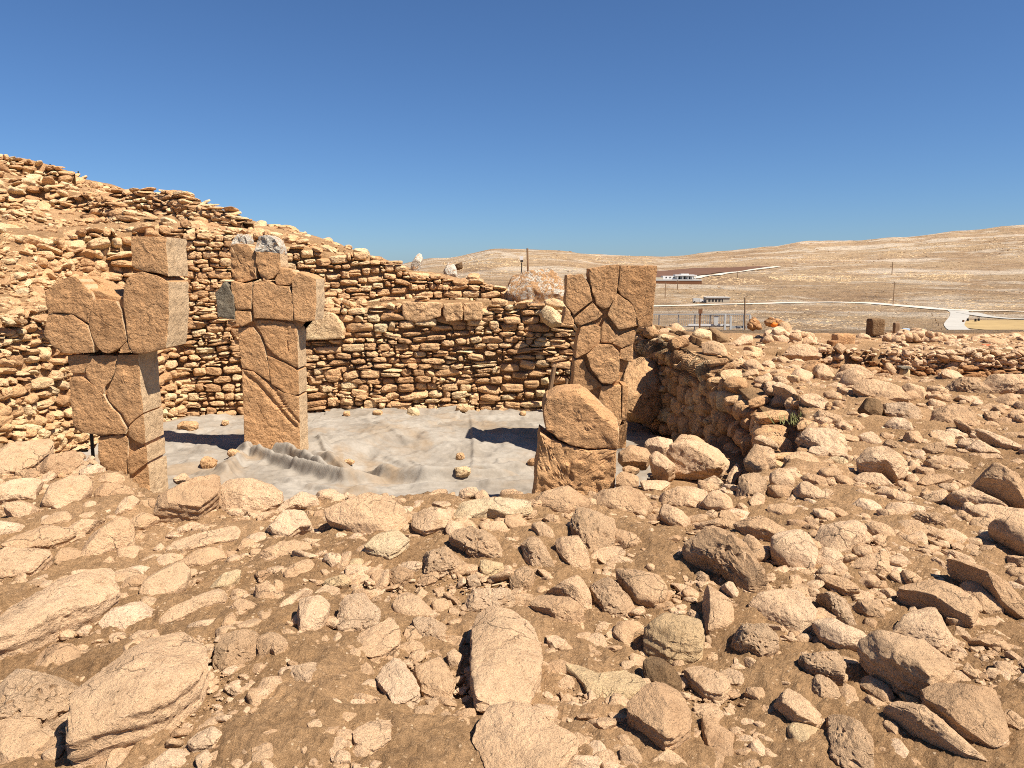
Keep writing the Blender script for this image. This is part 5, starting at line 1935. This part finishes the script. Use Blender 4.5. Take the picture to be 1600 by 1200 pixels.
# ---- rubble: everything too small and too many to count
def strew(name, mat, N, box, smin, smax, seed, label, power=2.2, emb=0.2, fn=near_ground, avoid=True, accept=None, flat=(.35, .7), ymax=40, big=12):
    rs = np.random.RandomState(seed)
    x = rs.uniform(box[0], box[2], N)
    y = rs.uniform(box[1], box[3], N)
    Hh = hit(x, y, fn, y1=max(45, ymax))
    s = smin * (1 - rs.rand(N) * (1 - (smin / smax) ** power)) ** (-1 / power)
    pile = Pile()
    for i in range(N):
        h = Hh[i]
        if not np.isfinite(h[0]) or h[1] > ymax:
            continue
        if accept is not None and not accept(x[i], y[i], h):
            continue
        if avoid and covered(x[i], y[i], 0.8):
            continue
        r = s[i] / 2 * h[1] * 1.02 / F
        f = rs.uniform(*flat)
        sz = np.array([r * rs.uniform(.75, 1.25), r * rs.uniform(.7, 1.15), r * f])
        R = euler_mat(rs.normal() * .3, rs.normal() * .3, rs.uniform(0, 6.28))
        shp = LOW[rs.randint(24)] if s[i] > big else (TINY if s[i] > 4.5 else GRIT)[rs.randint(24)]
        pile.add(shp, h + np.array([0, 0, sz[2] * (0.5 - emb)]), sz, R)
    o = pile.build(name, [M[mat]], sharp=45)
    return tag(o, label, kind='stuff')


def not_pit(x, y, h):
    q = np.array([h[0]]), np.array([h[1]])
    return not inside(*q, PIT)[0]


strew('rubble', 'rock', 15500, (-240, 720, 1840, 1215), 2.6, 16, 1, 'small stones and chips scattered over the dusty earth', 2.0, accept=not_pit, ymax=11, big=9)
strew('rubble', 'rock', 5200, (-240, 705, 1840, 1215), 6, 34, 21, 'middle-sized stones half sunk in the earth between the boulders', 1.5, emb=0.25, accept=not_pit, ymax=11, big=8, flat=(.3, .6))
strew('rubble', 'rock', 300, (300, 775, 1140, 815), 9, 34, 22, 'stones packed between the boulders of the pit rim', 1.2, emb=0.1, ymax=6.6, big=8, flat=(.45, .8))
strew('rubble', 'rock', 160, (-20, 715, 150, 810), 9, 30, 23, 'stones packed between the slabs of the left rim', 1.2, emb=0.1, ymax=7.2, big=8, flat=(.4, .7))
strew('rubble', 'rock', 1250, (1150, 560, 1860, 1010), 14, 46, 24, 'tumbled blocks filling the right-hand slope between the named boulders', 1.6, emb=0.15, accept=lambda x, y, h: not_pit(x, y, h) and h[1] < 14, big=8, flat=(.35, .7))
strew('rubble', 'rock', 2300, (-240, 790, 1840, 1215), 15, 52, 25, 'flat stones half buried in the dust between the boulders', 1.5, emb=0.32, accept=not_pit, ymax=11, big=8, flat=(.25, .5))
strew('pebbles', 'rock', 11000, (-40, 760, 1640, 1215), 1.6, 5, 2, 'pale grit and pebbles in the dust', 1.8, accept=not_pit, ymax=9, big=30)
strew('rubble', 'rock', 3600, (1140, 520, 1860, 780), 4, 26, 3, 'stones strewn over the right-hand slope towards the second trench', 2.0, accept=lambda x, y, h: not_pit(x, y, h) and h[1] < 24, big=10)
strew('rubble', 'rock', 1800, (1380, 515, 1840, 575), 5, 17, 8, 'broken stones heaped behind the second trench', 1.6, emb=0.1, accept=lambda x, y, h: h[1] > 14 and h[1] < 25.5, big=10, flat=(.25, .55))
strew('rubble', 'wall', 800, (1000, 500, 1300, 690), 6, 34, 9, 'tumbled stones along the crest of the shaded right wall', 1.6, emb=0.05, accept=lambda x, y, h: not_pit(x, y, h) and h[0] < 5.2 and h[1] < 17, big=10, flat=(.4, .8))
strew('rubble', 'wall', 14500, (-260, 205, 620, 505), 4, 30, 4, 'stones covering the rubble slope on the left', 1.7, emb=0.12, fn=Hn, avoid=False, accept=lambda x, y, h: h[1] > 10.8 and h[1] < 30 and perlin(np.array([[h[0] * .55, h[1] * .55, h[2] * 1.2]]))[0] > -0.62, big=9, flat=(.22, .55))
strew('rubble', 'wall', 420, (-20, 700, 130, 760), 4, 14, 5, 'small stones packed along the foot of the left wall', 1.5, accept=not_pit, ymax=9)


# ------------------------------------------------------------------ stones and sticks lying on the cloth
def cloth_hit(px, py):
    d = ray(px, py)
    for Y in np.linspace(6.0, 16.3, 1500):
        if CZ + d[2] * Y < cloth_z(d[0] * Y, Y):
            break
    return np.array([d[0] * Y, Y, cloth_z(d[0] * Y, Y)])


ON_CLOTH = [
    (294, 664, 30, 'long brown stone on the cloth between the two left pillars', 1.9), (327, 724, 24, 'tan stone lying alone on the cloth right of the tall pillar', 1.2),
    (365, 708, 19, 'stone holding down the cloth edge left of the carved pillar', 1.3), (352, 662, 12, 'small chip on the far cloth left of the carved pillar', 1.2),
    (546, 722, 16, 'small stone on the cloth right of the carved pillar foot', 1.5), (646, 645, 20, 'pale stone on the far edge of the cloth below the back wall', 1.2),
    (542, 647, 11, 'small dark stone on the far cloth edge nearest the carved pillar', 1.2), (590, 645, 15, 'flat chip on the far cloth edge left of the pale stone', 1.7),
    (722, 638, 20, 'rounded stone where the cloth meets the back wall, under a seam', 1.3), (817, 646, 10, 'small stone on the far cloth edge near the right T pillar', 1.2),
    (719, 714, 14, 'round stone on the middle of the cloth', 1.1), (723, 741, 25, 'brown stone weighing down the near fold of the cloth', 1.4),
    (833, 722, 18, 'stone on the cloth against the short dark broken pillar', 1.3)]
for i, (x, y, s, lab, asp) in enumerate(ON_CLOTH):
    h = cloth_hit(x, y + s * 0.2)
    r = s / 2 * h[1] / F
    V, T = stone_shape(1200 + i, 4, 3.0, 8, 0.13)
    sz = np.array([r * 1.05, r * 0.8, r * 1.0 / asp])
    o = link('loose_stone', mesh_np('loose_stone', V * sz, T, mats=[M['wall']], sharp=40))
    o.location = h + np.array([0, 0, sz[2] * 0.55])
    tag(o, lab, 'stone', 'stones weighing down the cloth')


def twig(pts, r, label, name='twig'):
    W = []
    for a, b in pts:
        h = hit([a], [b], near_ground)[0]
        W.append(h + np.array([0, 0, r * 0.8 + 0.006]))
    W = np.array(W)
    dense = []
    for i in range(len(W) - 1):
        for k in range(4):
            dense.append(W[i] * (1 - k / 4) + W[i + 1] * k / 4)
    dense.append(W[-1])
    o = MB().tube(dense, r, r * 0.6, 6).build(name, M['twig'], smooth=True)
    tag(o, label, 'twig', 'dry twigs in the dust')


twig([(946, 1004), (962, 1012), (975, 1023), (988, 1037), (1000, 1050), (1008, 1066), (1012, 1074)], 0.004, 'long thin bent twig left of the pear-shaped grey boulder')
twig([(768, 918), (785, 914), (800, 916)], 0.005, 'short straight twig behind the flat pale slab')
twig([(590, 1115), (597, 1121), (600, 1128)], 0.0035, 'tiny twig on the earth left of the arrow-shaped stone')
twig([(1572, 1153), (1600, 1154), (1620, 1154)], 0.003, 'straw lying at the bottom right edge')
twig([(993, 960), (1006, 964), (1012, 972)], 0.0035, 'short twig above the bright yellowish boulder')

# tuft of dry weeds on the right slope
h = hit([1252], [662], near_ground)[0]
mb = MB()
rs = np.random.RandomState(5)
for k in range(60):
    b = h + np.array([rs.normal() * .10, rs.normal() * .07, -0.01])
    dx, dy = rs.normal() * .07, rs.normal() * .07
    L = rs.uniform(.06, .16)
    w = 0.006
    mb.add([b + (-w, 0, 0), b + (w, 0, 0), b + (dx * .6 + w * .7, dy * .6, L * .7), b + (dx * .6 - w * .7, dy * .6, L * .7), b + (dx, dy, L)], [(0, 1, 2, 3), (3, 2, 4)])
tag(mb.build('weed_tuft', M['leaf']), 'low tuft of dry weeds between boulders on the right slope', 'weeds')

# ------------------------------------------------------------------ iron post behind the left pillar, props beside the right T pillar
q = P(143, 690, 9.9)
o = MB().tube([(q[0], 9.9, FLOOR_Z), (q[0] + .01, 9.9, -0.1)], 0.022, n=8).build('iron_post', M['iron'])
tag(o, 'thin black iron post propping the tall left pillar from behind', 'post')
for (a, b, c, d, Y, r, mt, lab) in ((866, 573, 858, 618, 15.75, 0.05, 'wood', 'leaning wooden prop before the back wall left of the right T pillar'),
                                    (894, 566, 892, 612, 13.2, 0.03, 'iron', 'dark iron prop against the left side of the right T pillar'),
                                    (886, 592, 884, 612, 15.8, 0.03, 'wood', 'short wooden stake between the two props')):
    A, B = P(a, b, Y), P(c, d, Y)
    B = B + (B - A) * 0.9
    o = MB().tube([A, B], r, n=8).build('prop', M[mt])
    tag(o, lab, 'prop', 'props beside the right T pillar')

# ------------------------------------------------------------------ black netting over the crest of the shaded wall
rs = np.random.RandomState(9)
mb = MB()
nu, nv = 46, 16
grid = np.zeros((nu, nv, 3))
for i in range(nu):
    for j in range(nv):
        px = 1018 + (1140 - 1018) * i / (nu - 1)
        top = np.interp(px, [1018, 1060, 1100, 1140], [528, 535, 545, 566])
        py = top + (30 + 16 * math.sin(px * .07)) * j / (nv - 1)
        Y = np.interp(px, [1018, 1140], [13.6, 10.9]) - 0.06 * j / nv
        p = P(px, py, Y)
        n_ = 0.05 * perlin(np.array([[p[0] * 3, p[1] * 3, p[2] * 5]]))[0]
        grid[i, j] = p + np.array([-0.30 + n_, -0.08, n_])
def strand(line):
    a = 0.0042
    V, Fs = [], []
    for k, p in enumerate(line):
        V += [p + (0, 0, a), p - (0, 0, a), p + (0, a * 2, 0)]
    for k in range(len(line) - 1):
        for m in range(3):
            Fs.append((k * 3 + m, k * 3 + (m + 1) % 3, k * 3 + 3 + (m + 1) % 3, k * 3 + 3 + m))
    mb.add(V, Fs)
for i in range(nu):
    strand(grid[i])
for j in range(nv):
    strand(grid[:, j])
tag(mb.build('netting', M['net']), 'black netting draped over stones at the crest of the shaded right wall', 'netting')

# ------------------------------------------------------------------ short posts and blocks at the second trench
def post(px0, px1, py0, py1, Y, mt, name, label, cat, dep=None, lean=0.0, sink=0.12):
    a, b = P(px0, py0, Y), P(px1, py1, Y)
    w = b[0] - a[0]
    dep = dep or w
    x0, x1, z1, z0 = a[0], b[0], a[2], b[2] - sink
    n = 7
    V, T = stone_shape(int(px0 * 3 + py0), 4, 9.0, 3, 0.03, cut=(.9, .98))
    V = V * np.array([w / 2, dep / 2, (z1 - z0) / 2])
    V[:, 0] += lean * V[:, 2]
    o = link(name, mesh_np(name, V, T, mats=[M[mt]], sharp=40))
    o.location = ((x0 + x1) / 2, Y + dep / 2, (z0 + z1) / 2)
    return tag(o, label, cat)


post(1411, 1422, 577, 598, 13.9, 'palewood', 'timber_post', 'short pale timber post with a flat cap at the left end of the second trench', 'post')
post(1408, 1424, 573, 577, 13.86, 'grey', 'cap_stone', 'flat grey cap resting on the short pale timber post', 'stone', 0.2, sink=0.0)
post(1470, 1478, 583, 609, 13.7, 'palewood', 'timber_post', 'pale timber post beside the leaning plank in the second trench', 'post')
post(1457, 1464, 594, 611, 13.6, 'wood', 'plank', 'brown plank leaning in the second trench', 'plank', 0.05, 0.55)
post(1363, 1383, 498, 520, 23.5, 'brown', 'standing_block', 'square brown stone block standing upright on the far edge of the site', 'stone block')
post(1399, 1406, 504, 520, 23.6, 'wood', 'timber_post', 'thin brown post right of the square standing block', 'post')
post(1411, 1422, 513, 519, 23.6, 'bluegrey', 'panel', 'small blue-grey panel low on the far edge of the site', 'panel', 0.1)
post(1308, 1338, 522, 535, 19.5, 'pillar', 'squared_block', 'long squared block lying on the beige platform', 'stone block', 0.4)
post(1300, 1322, 533, 541, 18.6, 'red', 'squared_block', 'low reddish block in front of the long squared block', 'stone block', 0.35)
post(1516, 1531, 540, 553, 17.2, 'cream', 'white_stone', 'pale upright stone between the red tarpaulins', 'stone', 0.2)
for a, b, c, d, lab in ((1508, 1518, 543, 551, 'small red tarpaulin bundle left of the pale upright stone'), (1535, 1556, 542, 553, 'larger red-orange tarpaulin right of the pale upright stone'),
                        (1557, 1568, 544, 551, 'red tarpaulin end farthest right')):
    A = P((a + b) / 2, (c + d) / 2, 17.6)
    V, T = stone_shape(int(a), 4, 2.5, 6, 0.2)
    w, hh = P(b, d, 17.6) - P(a, d, 17.6), P(a, c, 17.6) - P(a, d, 17.6)
    o = link('tarpaulin', mesh_np('tarpaulin', V * np.array([w[0] / 2, .25, hh[2] / 2 + .05]), T, mats=[M['redcloth']]))
    o.location = A
    tag(o, lab, 'tarpaulin', 'red tarpaulins in the second trench')
A = P(1209, 507, 23.0)
V, T = stone_shape(5, 3, 3.5, 3, 0.05)
V = V * np.array([.10, .10, .07])
V[:, :2] *= (1 + 1.5 * V[:, 2:3])
o = link('bucket', mesh_np('bucket', V, T, mats=[M['orange']]))
o.location = A
tag(o, 'orange bucket beside a heap of brown stones on the far platform', 'bucket')
rs = np.random.RandomState(31)
pile = Pile()
for (x0, x1, y0, y1, n_, Y, smn, smx, nm, lab) in ((1198, 1222, 497, 508, 26, 23.3, .07, .14, 'stone_heap', 'heap of brown stones behind the orange bucket'),
                                                   (1172, 1186, 495, 512, 40, 30.0, .08, .16, 'stone_heap', 'stone heap at the right end of the railing'),
                                                   (1195, 1265, 512, 535, 60, 19.5, .08, .22, 'stone_heap', 'cluster of stones on the platform before the orange bucket'),
                                                   (1385, 1470, 516, 532, 90, 21.5, .08, .2, 'stone_heap', 'heap of stones right of the square standing block')):
    pl = Pile()
    for k in range(n_):
        a, b = rs.uniform(0, 1), rs.uniform(0, 1) ** 1.4
        px, py = x0 + (x1 - x0) * a, y1 - (y1 - y0) * b * (1 - abs(a - .5) * 1.2)
        s = rs.uniform(smn, smx)
        pl.add(TINY[rs.randint(24)], P(px, py, Y + rs.uniform(-.3, .3)), s * np.array([1, .9, .7]), euler_mat(rs.normal() * .4, rs.normal() * .4, rs.uniform(0, 6)))
    o = pl.build(nm, [M['rock'] if Y < 23 else M['red']], sharp=45)
    tag(o, lab, 'stone heap', kind='stuff')

# ------------------------------------------------------------------ railing, sign and poles beyond the wall
YR = 44.0
rail = empty('railing', P(1100, 514, YR), 'grey metal railing with thin bars and white boards running behind the right wall', 'railing')
zb, zt = P(1100, 513, YR)[2], P(1100, 491, YR)[2]
xL, xR = P(985, 500, YR)[0], P(1172, 500, YR)[0]
for nm, z, th, mt in (('top_rail', zt, .06, 'steel'), ('bottom_rail', zb + .12, .05, 'steel')):
    MB().box(xL, xR, YR - th / 2, YR + th / 2, z - th / 2, z + th / 2).build(nm, M[mt], rail)
MB().box(P(1075, 510, YR)[0], P(1142, 510, YR)[0], YR - .09, YR - .05, P(0, 509, YR)[2], P(0, 506, YR)[2]).build('white_board', M['white'], rail)
MB().box(P(1142, 510, YR)[0], P(1168, 510, YR)[0], YR - .12, YR - .08, P(0, 513, YR)[2], P(0, 510, YR)[2]).build('grey_board', M['steel'], rail)
mb = MB()
k = xL
while k < xR - 0.05:
    mb.box(k - .008, k + .008, YR - .008, YR + .008, zb + .145, zt - .03)
    k += 0.115
o = mb.build('bars', M['steel'], rail)
o['kind'] = 'stuff'
for px in (1000, 1030, 1060, 1086, 1110):
    x = P(px, 500, YR)[0]
    MB().box(x - .025, x + .025, YR + .035, YR + .085, zb - .5, zt + .02).build('post', M['steel'], rail)
gate = empty('gate', P(1145, 514, YR - .3), 'small pale metal gate frame at the right end of the railing', 'gate')
for px, top in ((1133, 491), (1142, 493), (1163, 492), (1172, 492)):
    x = P(px, 500, YR - .3)[0]
    MB().box(x - .05, x + .05, YR - .35, YR - .25, zb - .5, P(0, top, YR)[2]).build('post', M['roofing'], gate)
MB().box(P(1133, 0, YR)[0], P(1172, 0, YR)[0], YR - .24, YR - .20, zt - .03, zt + .05).build('lintel', M['steel'], gate)
MB().box(P(1134, 0, YR)[0], P(1141, 0, YR)[0], YR - .19, YR - .17, zb + .2, zt - .1).build('gate_panel', M['roofing'], gate)
sg = empty('sign', P(1094, 508, 42.0), 'small rusty brown sign on a post before the railing', 'sign')
x = P(1094, 490, 42.0)[0]
MB().box(x - .04, x + .04, 41.97, 42.03, P(0, 512, 42)[2] - .3, P(0, 490, 42)[2]).build('post', M['rust'], sg)
MB().box(x - .11, x + .11, 41.93, 41.965, P(0, 490, 42)[2], P(0, 483, 42)[2]).build('board', M['rust'], sg)
pl_ = MB().tube([P(1164, 514, 43.0) - (0, 0, .4), P(1164, 465, 43.0)], .045, .035, 8).build('wooden_pole', M['wood'])
tag(pl_, 'plain wooden pole rising beside the pale gate', 'pole')
for px, py0, py1, Y, lab in ((1398, 467, 440, 330.0, 'utility pole standing in the valley above the gravel road'), (1395, 426, 409, 640.0, 'far utility pole on the pale hillside'),
                             (1040, 463, 440, 390.0, 'utility pole below the long white villa'), (1059, 449, 437, 440.0, 'thin pole in front of the long white villa'),
                             (1153, 437, 424, 600.0, 'thin far pole by the ploughed field')):
    g_ = FH([P(px, py0, Y)[0]], [Y])[0]
    top = P(px, py1, Y)
    up = empty('utility_pole', (top[0], Y, g_), lab, 'pole', 'utility poles across the valley')
    MB().tube([(top[0], Y, g_ - .5), top], .22 * Y / 400, .16 * Y / 400, 6).build('pole', M['wood'], up)
    MB().box(top[0] - .9, top[0] + .9, Y - .1, Y + .1, top[2] - 1.0, top[2] - .8).build('crossarm', M['wood'], up)
# pole and lamp-like sign behind the back wall
A, B = P(824, 388, 30.0), P(827, 470, 30.0)
tag(MB().tube([B - (0, 0, .5), A], .05, .04, 8).build('wooden_pole', M['wood']), 'bare pole rising above the lichened block behind the back wall', 'pole')
sg = empty('sign', P(815, 450, 29.0), 'little black and white sign on a thin rod left of the bare pole', 'sign')
MB().tube([P(815, 450, 29.0), P(815, 410, 29.0)], .02, n=6).build('rod', M['iron'], sg)
a, b = P(812, 400, 29.0), P(817.5, 406, 29.0)
MB().box(a[0], b[0], 28.95, 29.0, b[2], a[2]).build('white_plate', M['white'], sg)
a, b = P(813, 406.5, 29.0), P(817.5, 409.5, 29.0)
MB().box(a[0], b[0], 28.95, 29.0, b[2], a[2]).build('black_plate', M['iron'], sg)
# stakes and wire along the top of the slope
pts = [(77, 258, 24.2, 9), (121, 270, 25.4, 8)]
tops = []
for i, (px, py, Y, hpx) in enumerate(pts):
    top = P(px, py, Y)
    g_ = float(Hn(top[0], Y)[0])
    z = max(top[2] + .03, g_ + .22)
    o = MB().tube([(top[0], Y, g_ - .2), (top[0] + .03, Y, z)], .022, n=6).build('stake', M['iron'])
    tag(o, ['thin dark stake highest on the left skyline', 'second thin stake down the left skyline', 'stake on the skyline above the carved pillar',
            'stake on the falling skyline right of the carved pillar', 'lowest stake on the falling skyline'][i], 'stake', 'fence stakes along the slope top')
    tops.append((top[0] + .03, Y, z))
for i in (0,):
    a, b = np.array(tops[i]), np.array(tops[i + 1])
    if i == 1:
        continue
    L = [a * (1 - t) + b * t - np.array([0, 0, .12 * 4 * t * (1 - t)]) for t in np.linspace(0, 1, 9)]
    o = MB().tube(L, .004, n=4).build('wire', M['steel'])
    tag(o, 'thin fence wire between stakes ' + {0: 'at the upper left skyline', 2: 'above the carved pillar', 3: 'low on the falling skyline'}[i], 'wire')

# ------------------------------------------------------------------ roads, fields and buildings in the valley
drape_strip('gravel_road', [(985, 479), (1060, 478), (1150, 475.5), (1230, 473.5), (1300, 472.5), (1360, 474), (1420, 479), (1470, 484), (1510, 486), (1560, 486), (1660, 490)],
            [8, 8, 8, 8, 8, 8, 8, 7, 6, 4, 4], M['track'], 'pale dirt road crossing the valley')
drape_strip('gravel_road', [(1494, 484), (1500, 489), (1499, 495), (1494, 501), (1490, 508), (1497, 515), (1506, 519)],
            [7, 6, 5.5, 5, 5, 5, 5], M['road'], 'pale grey gravel road curving towards the site', lift=0.16, y0=60)
drape_strip('gravel_road', [(1510, 489), (1540, 495), (1580, 499), (1680, 501)], [7, 5, 4, 4], M['road'], 'branch track past the stubble field', lift=0.22, y0=60)
drape_strip('dirt_track', [(1082, 436), (1110, 431), (1150, 425), (1200, 419), (1215, 417)], [8, 8, 8, 9, 9], M['track'], 'pale track climbing past the ploughed field', lift=0.6, y0=300)
drape_poly('ploughed_field', [(1000, 423), (1080, 420), (1150, 418.5), (1205, 417), (1170, 422), (1120, 427), (1080, 432), (1030, 436), (990, 436)], M['plough'], 'dark reddish ploughed field on the slope', 0.7, 250)
drape_poly('stubble_field', [(1502, 507), (1512, 501), (1560, 500), (1640, 501), (1660, 514), (1600, 518), (1540, 516), (1506, 512)], M['straw'], 'yellow stubble field beside the curving road', 0.12, 60)


def at_far(px, py):
    return far_hit([px], [py], 60.0)[0]


b0 = at_far(1121, 473)
Y = b0[1]
mpp = Y / F
hs = empty('long_building', tuple(b0), 'long low cream building with a row of dark windows beside the valley road', 'building')
x0, x1 = P(1104, 470, Y)[0], P(1140, 470, Y)[0]
zg = b0[2] - .3
H1 = 8.6 * mpp
MB().box(x0, x1, Y, Y + 6, zg - 1, zg + H1).build('wall', M['plaster'], hs)
MB().box(x0 - .3, x1 + .3, Y - .4, Y + 6.4, zg + H1 + .002, zg + H1 + .35).build('roof', M['roofing'], hs)
for k in range(5):
    xc = x0 + (x1 - x0) * (.08 + .145 * k)
    MB().box(xc, xc + 1.0, Y - .05, Y + .02, zg + H1 * .3, zg + H1 * .75).build('window', M['dark'], hs)
MB().box(x1 - 3.2, x1 - .02, Y - .06, Y + .02, zg, zg + H1 - .01).build('end_panel', M['plaster'], hs)

t0 = at_far(1090, 473)
tr = empty('truck', tuple(t0), 'small white truck parked left of the long cream building', 'truck')
x, Y, z = t0
u = Y / F
MB().box(x - 7.5 * u, x + 2.5 * u, Y - .9, Y + .9, z + .5, z + 7.0 * u).build('cargo_box', M['roofing'], tr)
mb = MB()
mb.add([(x + 3 * u, Y - .9, z + .5), (x + 9 * u, Y - .9, z + .5), (x + 9 * u, Y - .9, z + 1.2), (x + 6.5 * u, Y - .9, z + 1.9), (x + 3 * u, Y - .9, z + 1.95),
        (x + 3 * u, Y + .9, z + .5), (x + 9 * u, Y + .9, z + .5), (x + 9 * u, Y + .9, z + 1.2), (x + 6.5 * u, Y + .9, z + 1.9), (x + 3 * u, Y + .9, z + 1.95)],
       [(0, 1, 2, 3, 4), (9, 8, 7, 6, 5), (0, 5, 6, 1), (1, 6, 7, 2), (2, 7, 8, 3), (3, 8, 9, 4), (4, 9, 5, 0)])
mb.build('cab', M['white'], tr)
for dx in (-5.5, 6.5):
    for dy in (-.85, .85):
        mb = MB()
        mb.tube([(x + dx * u, Y + dy - .12, z + .42), (x + dx * u, Y + dy + .12, z + .42)], .42, n=12)
        mb.build('wheel', M['iron'], tr)

v0 = at_far(1060, 443.5)
x, Y, z = v0
u = Y / F
vl = empty('villa', tuple(v0), 'long white villa with a columned porch on the far slope', 'building')


def vb(px0, px1, py0, py1, name, mt, d0=0.0, d1=8.0):
    a, b = P(px0, py0, Y), P(px1, py1, Y)
    MB().box(a[0], b[0], Y + d0, Y + d1, b[2], a[2]).build(name, M[mt], vl)


vb(1020, 1094, 438.5, 447, 'terrace_wall', 'rust', -4.0, 10)
vb(1022, 1094, 436.5, 438.4, 'terrace_slab', 'roofing', -4.2, 10)
vb(1036, 1060, 431, 436.4, 'wing', 'white', 0, 8)
vb(1056, 1086, 429, 436.4, 'main_block', 'white', 2.0, 9)
vb(1054, 1088, 429.6, 431.0, 'porch_roof', 'white', -2.4, 1.9)
vb(1024, 1036, 433.5, 436.4, 'low_wing', 'plaster', 0, 6)
vb(1066, 1078, 427.6, 428.95, 'roof_parapet', 'white', 3, 8)
for px in (1058, 1066, 1074, 1081, 1086):
    vb(px - .35, px + .35, 431.1, 436.4, 'column', 'white', -2.2, -1.8)
for a, b in ((1060, 1064), (1068, 1072), (1076, 1079)):
    vb(a, b, 432, 436, 'window', 'dark', 1.9, 1.98)
for a in (1040, 1046, 1052):
    vb(a, a + 2, 432.5, 434.5, 'window', 'dark', -.1, -.02)

for i, (px, py, hpx, mt) in enumerate(((1505, 504, 4, 'rust'), (1512, 502, 4.5, 'iron'), (1524, 503, 5, 'iron'), (1529, 502, 4.5, 'iron'))):
    g_ = at_far(px, py)
    u = g_[1] / F
    mb = MB()
    r = 1.6 * u
    mb.tube([g_ - (0, 0, .1), g_ + (0, 0, hpx * u * .45), g_ + (0, 0, hpx * u * .5), g_ + (0, 0, hpx * u)], r, r, 12)
    o = mb.build('drum', M[mt])
    tag(o, ['small rust-red drum at the bend of the gravel road', 'black drum left of the pair beside the branch track', 'left black drum of the pair beside the branch track', 'right black drum of the pair beside the branch track'][i],
        'drum', 'drums beside the gravel road')
# dark dry-stone field line and low fence posts near the bend
pts = [(1457, 494), (1462, 501), (1467, 509), (1472, 517)]
for i, (px, py) in enumerate(pts):
    g_ = at_far(px, py)
    u = g_[1] / F
    tag(MB().tube([g_ - (0, 0, .2), g_ + (-.3, 0, 5 * u)], .6 * u, n=6).build('fence_post', M['wood']),
        ['farthest', 'second farthest', 'third farthest', 'nearest'][i] + ' post of the short dark fence left of the curving road', 'post', 'posts of the short dark fence')
# scattered dark bushes and rocks far off
rs = np.random.RandomState(41)
pl = Pile()
NR = 2200
bx = rs.uniform(700, 1640, NR)
by = 375 + (520 - 375) * rs.rand(NR) ** .8
HH = far_hit(bx, by, 60.0)
for k in range(NR):
    h = HH[k]
    if not np.isfinite(h[0]):
        continue
    s = rs.uniform(.2, 1.0) * h[1] / F
    if perlin(np.array([[h[0] * .012, h[1] * .012, .3]]))[0] < -.1:
        continue
    pl.add(TINY[rs.randint(24)], h + np.array([0, 0, .2 * s]), s * np.array([rs.uniform(1, 3), 1, .8]), euler_mat(0, 0, rs.normal() * .5))
o = pl.build('field_rocks', [M['brown']], sharp=45)
tag(o, 'dark scrub and rocks dotted over the far valley', kind='stuff')
pl = Pile()
for (x0, x1, y0, y1, n_) in ((1060, 1330, 428, 446, 1100), (1180, 1520, 424, 440, 1500), (1200, 1480, 494, 514, 700), (690, 1020, 393, 432, 1800), (1380, 1640, 366, 408, 1100), (1130, 1350, 400, 412, 500), (1480, 1640, 470, 486, 400), (1060, 1640, 430, 515, 1200)):
    bx = x0 + (x1 - x0) * rs.rand(n_)
    by = np.clip(rs.normal((y0 + y1) / 2, (y1 - y0) / 4, n_), y0 - 3, y1 + 3)
    HH = far_hit(bx, by, 60.0)
    for k in range(n_):
        h = HH[k]
        if not np.isfinite(h[0]) or perlin(np.array([[h[0] * .02, h[1] * .008, .7]]))[0] < -.12:
            continue
        s = rs.uniform(.25, 1.1) * h[1] / F
        pl.add(GRIT[rs.randint(24)], h, s * np.array([rs.uniform(1, 3.5), 1.5, .45]), euler_mat(0, 0, rs.normal() * .4))
o = pl.build('field_rocks', [M['cream']], sharp=45)
tag(o, 'pale limestone outcrops dotted over the far valley and hills', kind='stuff')
